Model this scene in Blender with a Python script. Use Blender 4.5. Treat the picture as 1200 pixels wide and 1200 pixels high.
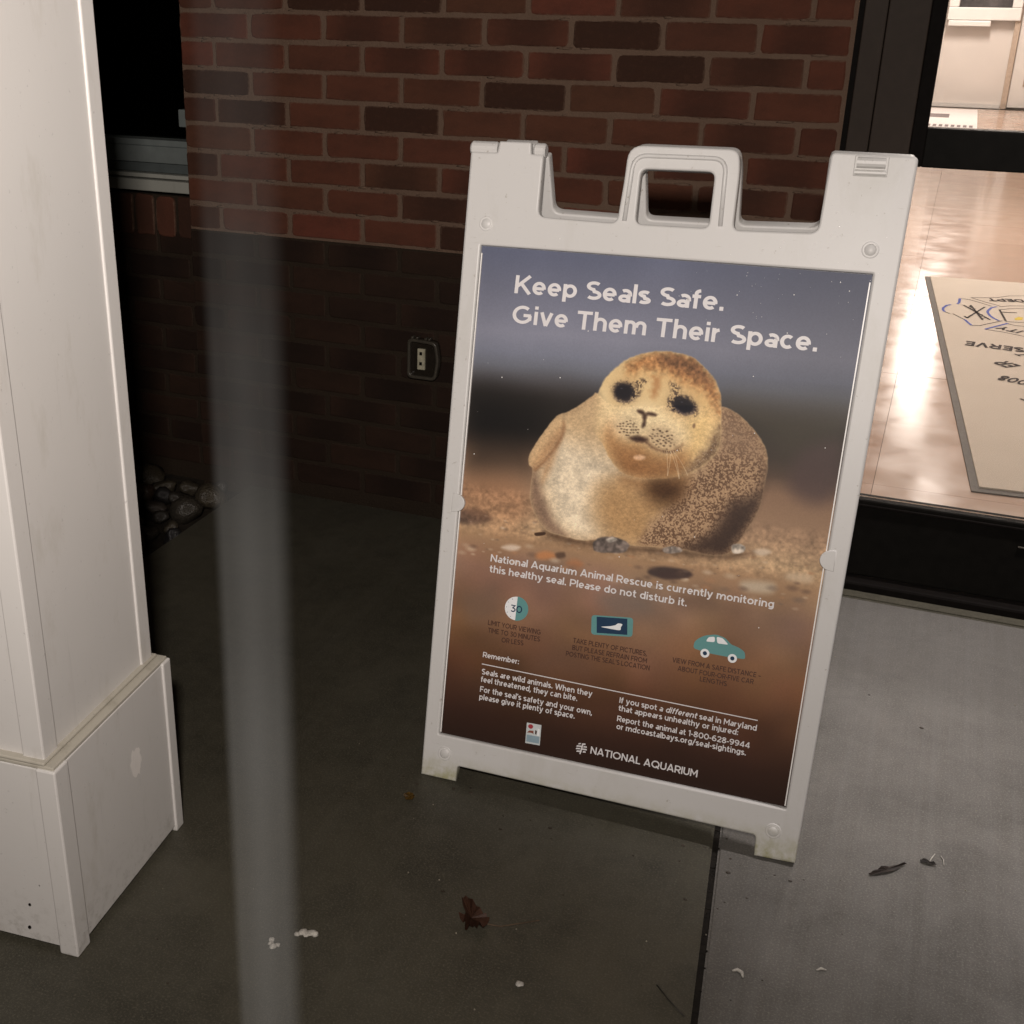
import bpy, bmesh, math, random
import numpy as np
from mathutils import Vector, Matrix

for o in list(bpy.data.objects): bpy.data.objects.remove(o)
SC = bpy.context.scene
COLL = SC.collection
random.seed(7)

# ---------------------------------------------------------------- measured constants (metres; sign face coordinates)
CAM = [1463.7999, -0.40063, -0.38981, 0.01189, 1.72981, -2.85024, 1.29241, -128.48398, -11.2978]
SIGN = [1.04057, -1.11118, -0.01055, 0.2833, 1.08625, 0.01886]
COL = [0.7603, -1.7402, -0.0966, 0.3309]
OUT = [(-0.0057, 0.0011), (0.0604, 0.0018), (0.0597, 0.0297), (0.5723, 0.0266), (0.5735, -0.0034), (0.6375, 0.001), (0.6688, 1.0877)]
RPOST = [(0.6677, 1.0951), (0.6567, 1.1058), (0.5504, 1.1044), (0.5418, 1.0952), (0.5416, 1.0134), (0.5376, 0.9784)]
HOUT = [(0.4142, 0.9802), (0.4134, 1.0065), (0.4114, 1.0719), (0.4024, 1.0911), (0.3854, 1.1009), (0.2506, 1.104), (0.2329, 1.09), (0.2311, 1.0373), (0.2305, 0.9966), (0.2214, 0.9797)]
LPOST = [(0.0968, 0.9851), (0.0919, 0.9932), (0.0902, 1.0818), (-0.0337, 1.0842)]
HOLE = [(0.2602, 0.9928), (0.2562, 1.0586), (0.2646, 1.0684), (0.3658, 1.0686), (0.3747, 1.0611), (0.3764, 0.9965), (0.3717, 0.9816), (0.27, 0.9811)]
POST = [(0.0004, 0.9316), (0.6273, 0.9278), (0.6124, 0.0805), (0.0196, 0.0803)]
DIMP = [(0.0069, 0.9675), (0.6188, 0.963), (0.0345, 0.0476), (0.5979, 0.04)]
CLIP = [(0.0148, 0.4914), (0.6164, 0.4862)]
HINL = [(-0.0356, 1.101), (0.0065, 1.1024), (0.0483, 1.1011), (0.0957, 1.0972)]
HINR = [(0.5414, 1.0977), (0.5798, 1.0966), (0.6271, 1.096), (0.6689, 1.0951)]
TXT = [('Keep Seals Safe.', 0.0664, 0.8566, 0.4132, 0.8551, 0.02829, 'w', 1), ('Give Them Their Space.', 0.0676, 0.8068, 0.5622, 0.8046, 0.02848, 'w', 1), ('National Aquarium Animal Rescue is currently monitoring', 0.0767, 0.3984, 0.5508, 0.3968, 0.01188, 'w', 1), ('this healthy seal. Please do not disturb it.', 0.0767, 0.3796, 0.4158, 0.3764, 0.01178, 'w', 1), ('LIMIT YOUR VIEWING', 0.0847, 0.2878, 0.1796, 0.2866, 0.00815, 'd', 0), ('TIME TO 30 MINUTES', 0.0862, 0.2744, 0.1795, 0.2747, 0.00825, 'd', 0), ('OR LESS', 0.1124, 0.2617, 0.1515, 0.2629, 0.00815, 'd', 0), ('TAKE PLENTY OF PICTURES,', 0.2366, 0.2836, 0.3621, 0.2833, 0.00796, 'd', 0), ('BUT PLEASE REFRAIN FROM', 0.2366, 0.2712, 0.3636, 0.2713, 0.00795, 'd', 0), ("POSTING THE SEAL'S LOCATION", 0.2271, 0.2589, 0.3695, 0.2601, 0.00805, 'd', 0), ('VIEW FROM A SAFE DISTANCE –', 0.4044, 0.2811, 0.5459, 0.281, 0.00776, 'd', 0), ('ABOUT FOUR-OR-FIVE CAR', 0.4147, 0.2687, 0.5359, 0.2692, 0.00776, 'd', 0), ('LENGTHS', 0.452, 0.2579, 0.4952, 0.2578, 0.00775, 'd', 0), ('Remember:', 0.082, 0.2297, 0.1475, 0.2291, 0.00896, 'w', 1), ('Seals are wild animals. When they', 0.0832, 0.1995, 0.2799, 0.1979, 0.00945, 'w', 1), ('feel threatened, they can bite.', 0.0832, 0.1858, 0.2558, 0.1852, 0.00945, 'w', 1), ("For the seal's safety and your own,", 0.0837, 0.1681, 0.2837, 0.1661, 0.00956, 'w', 1), ('please give it plenty of space.', 0.084, 0.1544, 0.2551, 0.1542, 0.00956, 'w', 1), ('If you spot a different seal in Maryland', 0.3267, 0.1967, 0.5506, 0.1945, 0.00917, 'w', 1), ('that appears unhealthy or injured:', 0.3268, 0.1831, 0.5231, 0.1817, 0.00908, 'w', 1), ('Report the animal at 1-800-628-9944', 0.3265, 0.1649, 0.5439, 0.1639, 0.00917, 'w', 1), ('or mdcoastalbays.org/seal-sightings.', 0.3271, 0.1516, 0.5396, 0.151, 0.00917, 'w', 1), ('NATIONAL AQUARIUM', 0.2886, 0.1005, 0.4683, 0.0983, 0.01178, 'w', 1)]
RULE = [(0.0818, 0.2175), (0.5505, 0.2119)]
C30 = [(0.1321, 0.3245), (0.1541, 0.3238)]
PHONE = [(0.2626, 0.3359), (0.3323, 0.3429), (0.3348, 0.3108), (0.2657, 0.3028)]
SCRN = [(0.2715, 0.3345), (0.3227, 0.3398), (0.326, 0.3129), (0.2748, 0.3073)]
MINI = [(0.281, 0.3188), (0.2947, 0.3222), (0.3037, 0.3253), (0.3088, 0.3294), (0.3157, 0.329), (0.3138, 0.324), (0.3132, 0.3188), (0.3015, 0.318), (0.2921, 0.3182)]
CAR = [(0.4352, 0.31), (0.4353, 0.3208), (0.4418, 0.3282), (0.4514, 0.3345), (0.4685, 0.3391), (0.4836, 0.3357), (0.4935, 0.3268), (0.5055, 0.3244), (0.5164, 0.3188), (0.5185, 0.307), (0.4904, 0.3058), (0.4609, 0.3064)]
CARW1 = [(0.4535, 0.3248), (0.4569, 0.3327), (0.4667, 0.3351), (0.4678, 0.3261)]
CARW2 = [(0.4693, 0.3356), (0.4793, 0.3349), (0.4896, 0.3258), (0.4718, 0.325)]
WHEEL = [(0.4545, 0.3053), (0.4984, 0.3048), (0.4615, 0.3065)]
LOGO = [(0.2728, 0.1051), (0.2824, 0.1056)]
EMB = [(0.1736, 0.1309), (0.1994, 0.1316), (0.2006, 0.0956), (0.1748, 0.0947)]
ART = {'body': [(0.1635, 0.6595), (0.1423, 0.6265), (0.1252, 0.5917), (0.1253, 0.5732), (0.1324, 0.5671), (0.133, 0.5433), (0.1343, 0.5145), (0.1481, 0.4875), (0.1697, 0.4658), (0.2039, 0.4605), (0.2332, 0.4587), (0.2692, 0.4662), (0.3142, 0.4628), (0.3693, 0.4672), (0.4044, 0.4685), (0.4396, 0.466), (0.4693, 0.4726), (0.4819, 0.4922), (0.4969, 0.5217), (0.5081, 0.5505), (0.5109, 0.5857), (0.5124, 0.6167), (0.5071, 0.6429), (0.4932, 0.6642), (0.4719, 0.6847), (0.4494, 0.6994), (0.428, 0.7048), (0.3787, 0.7013), (0.2623, 0.6885), (0.228, 0.7047), (0.2204, 0.6999), (0.2019, 0.6839), (0.183, 0.6697)], 'rightbody': [(0.428, 0.7048), (0.4494, 0.6994), (0.4719, 0.6847), (0.4932, 0.6642), (0.5071, 0.6429), (0.5124, 0.6167), (0.5109, 0.5857), (0.5081, 0.5505), (0.4969, 0.5217), (0.4819, 0.4922), (0.4693, 0.4726), (0.4396, 0.466), (0.4044, 0.4685), (0.3693, 0.4672), (0.3299, 0.4652), (0.3416, 0.4991), (0.3754, 0.5438), (0.3906, 0.5775), (0.4142, 0.6041), (0.4347, 0.6378), (0.4316, 0.6762)], 'rightdark': [(0.5108, 0.6011), (0.5081, 0.5505), (0.4969, 0.5217), (0.4819, 0.4922), (0.4693, 0.4726), (0.4397, 0.4652), (0.4047, 0.4666), (0.3924, 0.4707), (0.4248, 0.4915), (0.4514, 0.523), (0.4735, 0.5574), (0.4926, 0.5833)], 'midtan': [(0.2507, 0.5508), (0.2847, 0.5714), (0.3182, 0.5599), (0.359, 0.5495), (0.3878, 0.5692), (0.3764, 0.536), (0.3489, 0.5042), (0.3451, 0.4715), (0.3141, 0.4636), (0.277, 0.4694), (0.2525, 0.5024)], 'chestlight': [(0.168, 0.6214), (0.2224, 0.6158), (0.2609, 0.6005), (0.2798, 0.5788), (0.2512, 0.5468), (0.2435, 0.5093), (0.26, 0.475), (0.2331, 0.4595), (0.2034, 0.4646), (0.176, 0.4832), (0.1593, 0.518), (0.1467, 0.5533), (0.1553, 0.5872)], 'leftgrey': [(0.1321, 0.5514), (0.1343, 0.5145), (0.1481, 0.4875), (0.1718, 0.4653), (0.2039, 0.4605), (0.1802, 0.4838), (0.1618, 0.5142), (0.1451, 0.549), (0.1369, 0.5644)], 'flipper': [(0.1658, 0.6577), (0.1423, 0.6265), (0.1252, 0.5917), (0.1253, 0.5732), (0.1344, 0.5682), (0.1475, 0.5822), (0.1617, 0.6044), (0.1725, 0.626), (0.1754, 0.6466)], 'flipshade': [(0.1526, 0.5746), (0.1663, 0.6008), (0.1721, 0.6219), (0.1688, 0.5971), (0.1602, 0.5633), (0.1518, 0.5458)], 'head': [(0.2219, 0.6881), (0.231, 0.713), (0.2371, 0.7295), (0.2511, 0.7468), (0.269, 0.7643), (0.2952, 0.7766), (0.3219, 0.783), (0.3491, 0.7829), (0.3768, 0.7766), (0.3979, 0.7613), (0.4153, 0.7438), (0.4258, 0.7219), (0.4304, 0.6915), (0.4341, 0.6571), (0.4314, 0.6335), (0.417, 0.6123), (0.3924, 0.5934), (0.3628, 0.5817), (0.3321, 0.5757), (0.3002, 0.5755), (0.2793, 0.5828), (0.2609, 0.6005), (0.2461, 0.6227), (0.2271, 0.6446), (0.2182, 0.6676)], 'crown': [(0.2719, 0.7567), (0.2955, 0.7739), (0.3221, 0.7811), (0.3493, 0.7813), (0.3771, 0.7747), (0.3981, 0.7594), (0.4148, 0.7419), (0.4253, 0.7199), (0.4292, 0.6952), (0.4184, 0.7056), (0.4028, 0.7233), (0.3822, 0.7346), (0.3581, 0.7419), (0.3337, 0.7511), (0.3022, 0.7518), (0.2792, 0.7456)], 'crowndark': [(0.3262, 0.7795), (0.3496, 0.779), (0.3775, 0.7717), (0.3944, 0.7591), (0.4102, 0.7395), (0.3926, 0.7434), (0.3684, 0.7526), (0.3404, 0.7595), (0.3235, 0.7696)], 'brow': [(0.3173, 0.7416), (0.3279, 0.7349), (0.3264, 0.7152), (0.3199, 0.7047), (0.3146, 0.7159), (0.3168, 0.7298)], 'rightedge': [(0.4242, 0.6599), (0.4329, 0.6725), (0.4353, 0.6534), (0.4319, 0.6297), (0.4172, 0.6103), (0.3967, 0.5901), (0.3867, 0.5927), (0.4009, 0.618), (0.4173, 0.6396)], 'necksh': [(0.2795, 0.5808), (0.3005, 0.5735), (0.3323, 0.5737), (0.363, 0.5797), (0.3891, 0.5891), (0.3839, 0.5687), (0.3677, 0.5427), (0.344, 0.5434), (0.3343, 0.558), (0.3017, 0.5637)], 'chin': [(0.2484, 0.6403), (0.2671, 0.6373), (0.2882, 0.6347), (0.309, 0.6333), (0.3308, 0.6231), (0.3513, 0.6213), (0.373, 0.6296), (0.3863, 0.6236), (0.3895, 0.5986), (0.3672, 0.5753), (0.3382, 0.5637), (0.3073, 0.5635), (0.2829, 0.5719), (0.2673, 0.5933), (0.2541, 0.615)], 'chinspot': [(0.3192, 0.6091), (0.3185, 0.6073), (0.316, 0.6055), (0.3122, 0.6042), (0.3079, 0.6037), (0.304, 0.604), (0.3011, 0.6051), (0.2999, 0.6067), (0.3007, 0.6086), (0.3032, 0.6103), (0.3069, 0.6116), (0.3112, 0.6121), (0.3152, 0.6118), (0.318, 0.6108)], 'muzl': [(0.3092, 0.6503), (0.3058, 0.6432), (0.2985, 0.6382), (0.2887, 0.6362), (0.2783, 0.6377), (0.2693, 0.6423), (0.2636, 0.6493), (0.2624, 0.6571), (0.2658, 0.6642), (0.2732, 0.6692), (0.283, 0.6712), (0.2934, 0.6696), (0.3023, 0.6649), (0.3079, 0.658)], 'muzr': [(0.3685, 0.633), (0.363, 0.6262), (0.3534, 0.6228), (0.3415, 0.6234), (0.3297, 0.6279), (0.3204, 0.6355), (0.3154, 0.6446), (0.3158, 0.6535), (0.3214, 0.6602), (0.3311, 0.6636), (0.343, 0.6629), (0.3547, 0.6583), (0.3639, 0.6508), (0.3688, 0.6417)], 'muzglow': [(0.2558, 0.6758), (0.2855, 0.695), (0.3167, 0.6984), (0.3501, 0.6825), (0.376, 0.662), (0.3827, 0.6393), (0.3651, 0.6254), (0.3089, 0.6343), (0.2685, 0.6374), (0.2502, 0.6553)], 'mouth': [(0.2878, 0.6377), (0.3059, 0.6414), (0.319, 0.6358), (0.3327, 0.6277), (0.3458, 0.6247), (0.3609, 0.6256), (0.3723, 0.6351), (0.3763, 0.6389), (0.3727, 0.6316), (0.3613, 0.6226), (0.3437, 0.6214), (0.3307, 0.6234), (0.3169, 0.6314), (0.3063, 0.6343)], 'nose': [(0.2968, 0.6836), (0.3064, 0.6862), (0.3131, 0.6803), (0.3267, 0.6818), (0.3284, 0.6773), (0.3159, 0.6739), (0.312, 0.6671), (0.3121, 0.6593), (0.3075, 0.6587), (0.3053, 0.6695), (0.2981, 0.6766)], 'eyel': [(0.2928, 0.7106), (0.2907, 0.7034), (0.2851, 0.6977), (0.277, 0.6947), (0.268, 0.695), (0.26, 0.6985), (0.2545, 0.7045), (0.2527, 0.7119), (0.2548, 0.7191), (0.2605, 0.7247), (0.2687, 0.7277), (0.2776, 0.7274), (0.2855, 0.7239), (0.291, 0.7179)], 'eyelb': [(0.2844, 0.7285), (0.2963, 0.7358), (0.3064, 0.7364), (0.3066, 0.7308), (0.2999, 0.7276), (0.2991, 0.7127), (0.2933, 0.7083), (0.2928, 0.7223)], 'eyer': [(0.3886, 0.6949), (0.3848, 0.6893), (0.3775, 0.6859), (0.3681, 0.6856), (0.3584, 0.6883), (0.3504, 0.6935), (0.3457, 0.7003), (0.3452, 0.7072), (0.349, 0.7129), (0.3564, 0.7162), (0.3659, 0.7165), (0.3755, 0.7137), (0.3834, 0.7085), (0.3881, 0.7018)], 'eyerb': [(0.3436, 0.7331), (0.3511, 0.7334), (0.3607, 0.7268), (0.3643, 0.7184), (0.3542, 0.7186), (0.3472, 0.714), (0.3483, 0.7255)], 'eyerc': [(0.3927, 0.6695), (0.3924, 0.6678), (0.3917, 0.6664), (0.3907, 0.6657), (0.3898, 0.6658), (0.3889, 0.6666), (0.3883, 0.668), (0.3882, 0.6698), (0.3885, 0.6715), (0.3892, 0.6728), (0.3901, 0.6736), (0.3911, 0.6735), (0.392, 0.6727), (0.3925, 0.6712)], 'tearl': [(0.3786, 0.7136), (0.3885, 0.7046), (0.393, 0.6926), (0.3898, 0.6847), (0.3854, 0.6993)], 'cheekl': [(0.2233, 0.6762), (0.239, 0.7138), (0.2543, 0.6876), (0.2542, 0.6557), (0.2446, 0.6346), (0.2307, 0.649)], 'cheekr': [(0.3839, 0.7213), (0.408, 0.7122), (0.4189, 0.6864), (0.4191, 0.6554), (0.4037, 0.6262), (0.3857, 0.6161), (0.3813, 0.6509), (0.3817, 0.6782), (0.3991, 0.6919)], 'rock1': [(0.2506, 0.4573), (0.2609, 0.467), (0.2807, 0.472), (0.3013, 0.469), (0.311, 0.4623), (0.3038, 0.4491), (0.28, 0.4446), (0.2556, 0.4437)], 'rock1b': [(0.2712, 0.4665), (0.2849, 0.4714), (0.2894, 0.4672), (0.2779, 0.4614)], 'rock2': [(0.3665, 0.4647), (0.3768, 0.4703), (0.3924, 0.4707), (0.3978, 0.4655), (0.386, 0.4597), (0.3704, 0.4585)], 'rock3': [(0.4734, 0.485), (0.4822, 0.4903), (0.4938, 0.4881), (0.4932, 0.4782), (0.4786, 0.474)], 'rock4': [(0.3468, 0.4255), (0.3617, 0.4339), (0.389, 0.4362), (0.413, 0.432), (0.4101, 0.4236), (0.3757, 0.4168), (0.3517, 0.4182)], 'orange1': [(0.1537, 0.4218), (0.1696, 0.4305), (0.1867, 0.429), (0.1876, 0.4209), (0.163, 0.4149)], 'orange2': [(0.2092, 0.4159), (0.2248, 0.4246), (0.238, 0.4184), (0.2268, 0.4084)], 'white1': [(0.0931, 0.4251), (0.1095, 0.4326), (0.1269, 0.4311), (0.1151, 0.4222)], 'white2': [(0.5077, 0.4824), (0.5237, 0.4887), (0.5354, 0.4847), (0.5215, 0.4767)], 'twig1': [(0.1493, 0.4586), (0.1658, 0.4627), (0.1664, 0.4578), (0.152, 0.454)], 'dkspot': [(0.1887, 0.4293), (0.2029, 0.4336), (0.2059, 0.4258), (0.1938, 0.4218)], 'underst': [(0.1699, 0.4637), (0.2333, 0.4579), (0.3144, 0.4608), (0.4047, 0.4666), (0.4473, 0.4652), (0.4842, 0.4749), (0.5064, 0.4783), (0.4666, 0.4643), (0.4095, 0.4594), (0.3154, 0.4529), (0.2301, 0.4501), (0.1794, 0.4548)], 'bandL': [(0.006, 0.6794), (0.1154, 0.6796), (0.1498, 0.6403), (0.1279, 0.5727), (0.0994, 0.5588), (0.0156, 0.5539)], 'bandR': [(0.4354, 0.7143), (0.5393, 0.7189), (0.6272, 0.722), (0.6158, 0.668), (0.5498, 0.6399), (0.509, 0.6551)], 'rockbgR': [(0.5615, 0.6481), (0.6158, 0.668), (0.6178, 0.5885), (0.5847, 0.5705), (0.5496, 0.5927)], 'rockbgL': [(0.013, 0.4792), (0.0466, 0.4854), (0.0712, 0.4726), (0.0495, 0.4605), (0.014, 0.4569)], 'rockbgL2': [(0.0098, 0.5354), (0.1008, 0.5473), (0.1355, 0.5082), (0.1109, 0.4606), (0.0165, 0.4767)], 'bl1': [(0.3631, 0.424), (0.4032, 0.436), (0.4181, 0.4271), (0.3782, 0.415)], 'bl2': [(0.4986, 0.4318), (0.5443, 0.4364), (0.5439, 0.4198), (0.5032, 0.4172)], 'bl3': [(0.3953, 0.3894), (0.4473, 0.4122), (0.465, 0.38), (0.4117, 0.3695)], 'bl4': [(0.5677, 0.4567), (0.5998, 0.4578), (0.5989, 0.4454), (0.5653, 0.4454)], 'bl5': [(0.0622, 0.3487), (0.0918, 0.3611), (0.1052, 0.3109), (0.0536, 0.2868), (0.0331, 0.3288)], 'bl6': [(0.2702, 0.3685), (0.3248, 0.392), (0.3569, 0.3615), (0.3029, 0.3378)], 'bl7': [(0.1939, 0.2669), (0.2815, 0.2756), (0.2734, 0.2226), (0.1696, 0.2175)], 'eyelc': [(0.2857, 0.7134), (0.2849, 0.7073), (0.2813, 0.7021), (0.2755, 0.6988), (0.2687, 0.6981), (0.2622, 0.7), (0.2573, 0.7043), (0.2551, 0.7101), (0.2559, 0.7162), (0.2595, 0.7214), (0.2654, 0.7247), (0.2722, 0.7254), (0.2787, 0.7234), (0.2835, 0.7191)], 'eyerc2': [(0.387, 0.6961), (0.3843, 0.6917), (0.3789, 0.6889), (0.3718, 0.6884), (0.3644, 0.6902), (0.3583, 0.6939), (0.3546, 0.699), (0.354, 0.7042), (0.3568, 0.7087), (0.3623, 0.7114), (0.3694, 0.712), (0.3767, 0.7101), (0.3828, 0.7064), (0.3865, 0.7014)], 'eyelr': [(0.2567, 0.7005), (0.2702, 0.6963), (0.2852, 0.7005), (0.2971, 0.7087), (0.296, 0.7068), (0.2855, 0.6985), (0.2705, 0.6943), (0.2576, 0.6981)], 'eyerr': [(0.3598, 0.6939), (0.3706, 0.6881), (0.383, 0.6889), (0.3882, 0.6971), (0.3896, 0.6957), (0.3845, 0.6871), (0.3704, 0.686), (0.3591, 0.6918)], 'nosel': [(0.3097, 0.6804), (0.3087, 0.6792), (0.3066, 0.6785), (0.3037, 0.6785), (0.3007, 0.6793), (0.2982, 0.6805), (0.2966, 0.6821), (0.2962, 0.6836), (0.2972, 0.6849), (0.2994, 0.6855), (0.3022, 0.6855), (0.3052, 0.6848), (0.3077, 0.6835), (0.3093, 0.682)], 'noser': [(0.3291, 0.6799), (0.3282, 0.6787), (0.3258, 0.6779), (0.3223, 0.6776), (0.3185, 0.6778), (0.3151, 0.6786), (0.3127, 0.6797), (0.3119, 0.681), (0.3128, 0.6821), (0.3153, 0.6829), (0.3188, 0.6832), (0.3226, 0.683), (0.326, 0.6823), (0.3283, 0.6811)], 'nosec': [(0.3063, 0.6798), (0.3136, 0.6786), (0.3125, 0.6708), (0.3128, 0.6606), (0.3075, 0.658), (0.3076, 0.669)], 'mouthc': [(0.3201, 0.6383), (0.3188, 0.6364), (0.3151, 0.6348), (0.3096, 0.6337), (0.3035, 0.6335), (0.2979, 0.6342), (0.294, 0.6356), (0.2926, 0.6374), (0.2939, 0.6393), (0.2977, 0.641), (0.3032, 0.642), (0.3093, 0.6422), (0.3148, 0.6415), (0.3187, 0.6401)], 'speckl': [(0.2736, 0.6484), (0.2728, 0.6416), (0.2692, 0.6358), (0.2634, 0.6321), (0.2565, 0.6312), (0.25, 0.6335), (0.245, 0.6383), (0.2426, 0.6448), (0.2434, 0.6516), (0.247, 0.6574), (0.2529, 0.6611), (0.2598, 0.6619), (0.2663, 0.6596), (0.2712, 0.6548)], 'nsh': [(0.3865, 0.5626), (0.3847, 0.5529), (0.3774, 0.5443), (0.366, 0.5385), (0.3526, 0.5366), (0.34, 0.5391), (0.3307, 0.5455), (0.3265, 0.5544), (0.3284, 0.5642), (0.3358, 0.5728), (0.3474, 0.5786), (0.3607, 0.5803), (0.3732, 0.5778), (0.3824, 0.5714)], 'nsh2': [(0.2858, 0.5697), (0.3167, 0.5712), (0.3466, 0.5777), (0.3805, 0.5898), (0.392, 0.5786), (0.3754, 0.5508), (0.3442, 0.5568), (0.3078, 0.5597)], 'flankdark': [(0.5131, 0.615), (0.5166, 0.5838), (0.513, 0.5742), (0.4989, 0.5312), (0.476, 0.4865), (0.4581, 0.4687), (0.3968, 0.4686), (0.4154, 0.4843), (0.4378, 0.5039), (0.4526, 0.5292), (0.4669, 0.5565), (0.4943, 0.5671), (0.511, 0.5898)], 'flanksmooth': [(0.4283, 0.6999), (0.4511, 0.6957), (0.4803, 0.6742), (0.5031, 0.6498), (0.5099, 0.6349), (0.4858, 0.6319), (0.4589, 0.6354), (0.4375, 0.6373)], 'whisk': [(0.3524, 0.6232), (0.3586, 0.624), (0.3636, 0.6246), (0.3585, 0.5844), (0.3778, 0.5818), (0.3907, 0.5886)]}
BY = [(300, 0.932), (400, 0.7967), (440, 0.7422), (455, 0.7217), (470, 0.7012), (490, 0.6738), (540, 0.605), (560, 0.5774), (600, 0.522), (640, 0.4664), (660, 0.4385), (700, 0.3826), (760, 0.2982), (820, 0.2133), (880, 0.1279), (930, 0.0563)]
EB = [[(1.829, 3.197), (1.812, 3.175), (1.799, 3.117), (1.798, 3.078), (1.806, 3.039)], [(1.855, 3.223), (1.862, 3.258), (1.864, 3.348)], [(1.889, 2.922), (1.904, 2.865), (1.916, 2.826)], [(2.018, 3.247), (1.996, 3.213), (1.982, 3.152), (1.979, 3.113), (1.988, 3.05), (2.004, 2.999), (2.024, 2.965)], [(1.968, 2.778), (2.0, 2.834), (2.058, 2.932)]]
ED = [[(1.806, 3.039), (1.827, 3.012)], [(1.84, 3.015), (1.867, 2.962), (1.889, 2.922)], [(1.916, 2.826), (1.948, 2.837), (1.994, 2.908), (2.036, 2.971)], [(1.865, 3.349), (1.903, 3.343), (1.954, 3.294), (1.997, 3.244)], [(1.911, 3.391), (2.02, 3.444), (2.074, 3.509), (2.138, 3.54)], [(1.911, 3.391), (1.963, 3.331), (2.03, 3.268)], [(1.968, 2.778), (2.033, 2.762), (2.075, 2.742), (2.116, 2.72)], [(2.058, 2.925), (2.087, 2.904), (2.121, 2.902)], [(2.027, 3.248), (2.071, 3.288), (2.132, 3.318)], [(2.03, 3.19), (2.069, 3.228), (2.131, 3.258)], [(2.05, 2.964), (2.094, 2.973), (2.123, 2.976)]]
EK = [[(1.969, 3.215), (1.897, 2.955)], [(1.887, 2.986), (1.9, 2.956)], [(1.881, 3.212), (1.989, 2.963)], [(1.91, 3.226), (1.959, 2.949)], [(1.911, 3.182), (1.907, 3.209)], [(2.028, 3.189), (2.05, 2.971)], [(2.038, 3.141), (2.098, 3.155)]]
ERUNG = [[(1.895, 3.175), (1.917, 3.194)], [(1.902, 3.156), (1.923, 3.177)], [(1.908, 3.134), (1.931, 3.158)], [(1.935, 3.069), (1.947, 3.087)], [(1.944, 3.036), (1.959, 3.058)], [(1.95, 3.01), (1.965, 3.032)], [(1.959, 2.98), (1.974, 3.002)]]
EYEL = [(2.084, 3.037), (2.102, 3.078), (2.12, 3.077), (2.116, 3.024), (2.089, 3.008)]
MT = [('SERVE', 1.894, 2.501, 2.109, 2.482, 0.075), ('T', 2.085, 2.416, 2.104, 2.389, 0.04), ('ER', 2.017, 2.254, 2.065, 2.206, 0.075), ('008', 2.014, 2.028, 2.107, 1.993, 0.075), ('.', 2.065, 1.768, 2.081, 1.738, 0.05)]
ET = [('DEPT', 1.982, 3.381, 2.132, 3.421, 0.06), ('ITY', 2.02, 2.837, 2.104, 2.79, 0.06)]


# ---------------------------------------------------------------- camera
def basis(yaw, pitch, roll):
    cy, sy, cp, sp = math.cos(yaw), math.sin(yaw), math.cos(pitch), math.sin(pitch)
    f = Vector((sy*cp, cy*cp, sp)); r = Vector((cy, -sy, 0)); u = r.cross(f)
    cr, sr = math.cos(roll), math.sin(roll)
    return cr*r+sr*u, -sr*r+cr*u, f
cam = bpy.data.cameras.new('camera'); co = bpy.data.objects.new('camera', cam); COLL.objects.link(co)
r, u, f = basis(*CAM[1:4])
M = Matrix.Identity(4)
for i in range(3):
    M[i][0], M[i][1], M[i][2], M[i][3] = r[i], u[i], -f[i], CAM[4+i]
co.matrix_world = M
cam.sensor_width = 36; cam.lens = CAM[0]/1200*36
cam.shift_x = -CAM[7]/1200; cam.shift_y = CAM[8]/1200
cam.clip_start = .02; cam.clip_end = 3000
SC.camera = co

# ---------------------------------------------------------------- world: night sky, faint moon, exposure
w = bpy.data.worlds.new('World'); SC.world = w; w.use_nodes = True
nt = w.node_tree; nt.nodes.clear()
wo = nt.nodes.new('ShaderNodeOutputWorld'); bg = nt.nodes.new('ShaderNodeBackground'); sk = nt.nodes.new('ShaderNodeTexSky')
sk.sky_type = 'NISHITA'; sk.sun_disc = False; sk.sun_elevation = math.radians(4); sk.sun_rotation = math.radians(140)
bg.inputs[1].default_value = .0025
nt.links.new(sk.outputs[0], bg.inputs[0]); nt.links.new(bg.outputs[0], wo.inputs[0])
SC.cycles.sample_clamp_indirect = 6
SC.view_settings.view_transform = 'Standard'; SC.view_settings.look = 'None'
SC.view_settings.exposure = 0; SC.view_settings.gamma = 1; SC.view_settings.use_curve_mapping = False
SC.cycles.max_bounces = 6; SC.cycles.transparent_max_bounces = 12

def area(name, loc, target, size, size_y, power, col, spread=180):
    l = bpy.data.lights.new(name, 'AREA'); l.shape = 'RECTANGLE'; l.size = size; l.size_y = size_y
    l.energy = power; l.color = col; l.spread = math.radians(spread)
    o = bpy.data.objects.new(name, l); COLL.objects.link(o)
    d = Vector(target)-Vector(loc)
    o.matrix_world = Matrix.Translation(loc) @ d.to_track_quat('-Z', 'Y').to_matrix().to_4x4()
    return o
# added unseen lamp just above and behind the camera; lights column, sign and wall
ADDED_LAMP = area('added_camera_lamp', (1.76, -3.02, 1.62), (.55, -1.0, 1.22), .10, .10, 29, (1, .90, .825), 124)
# ceiling lamps of the lit hall behind the glass door
HALL = [(2.1, 1.9), (2.05, 5.0), (2.0, 7.9), (1.8, 10.3), (1.7, 13.0)]
for i, (x, y) in enumerate(HALL):
    area('hall_ceiling_lamp', (x, y, 2.66), (x, y, 0), .22, 1.1, [30, 84, 6, 6.5, 98][i], (1, .89, .81))

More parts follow.
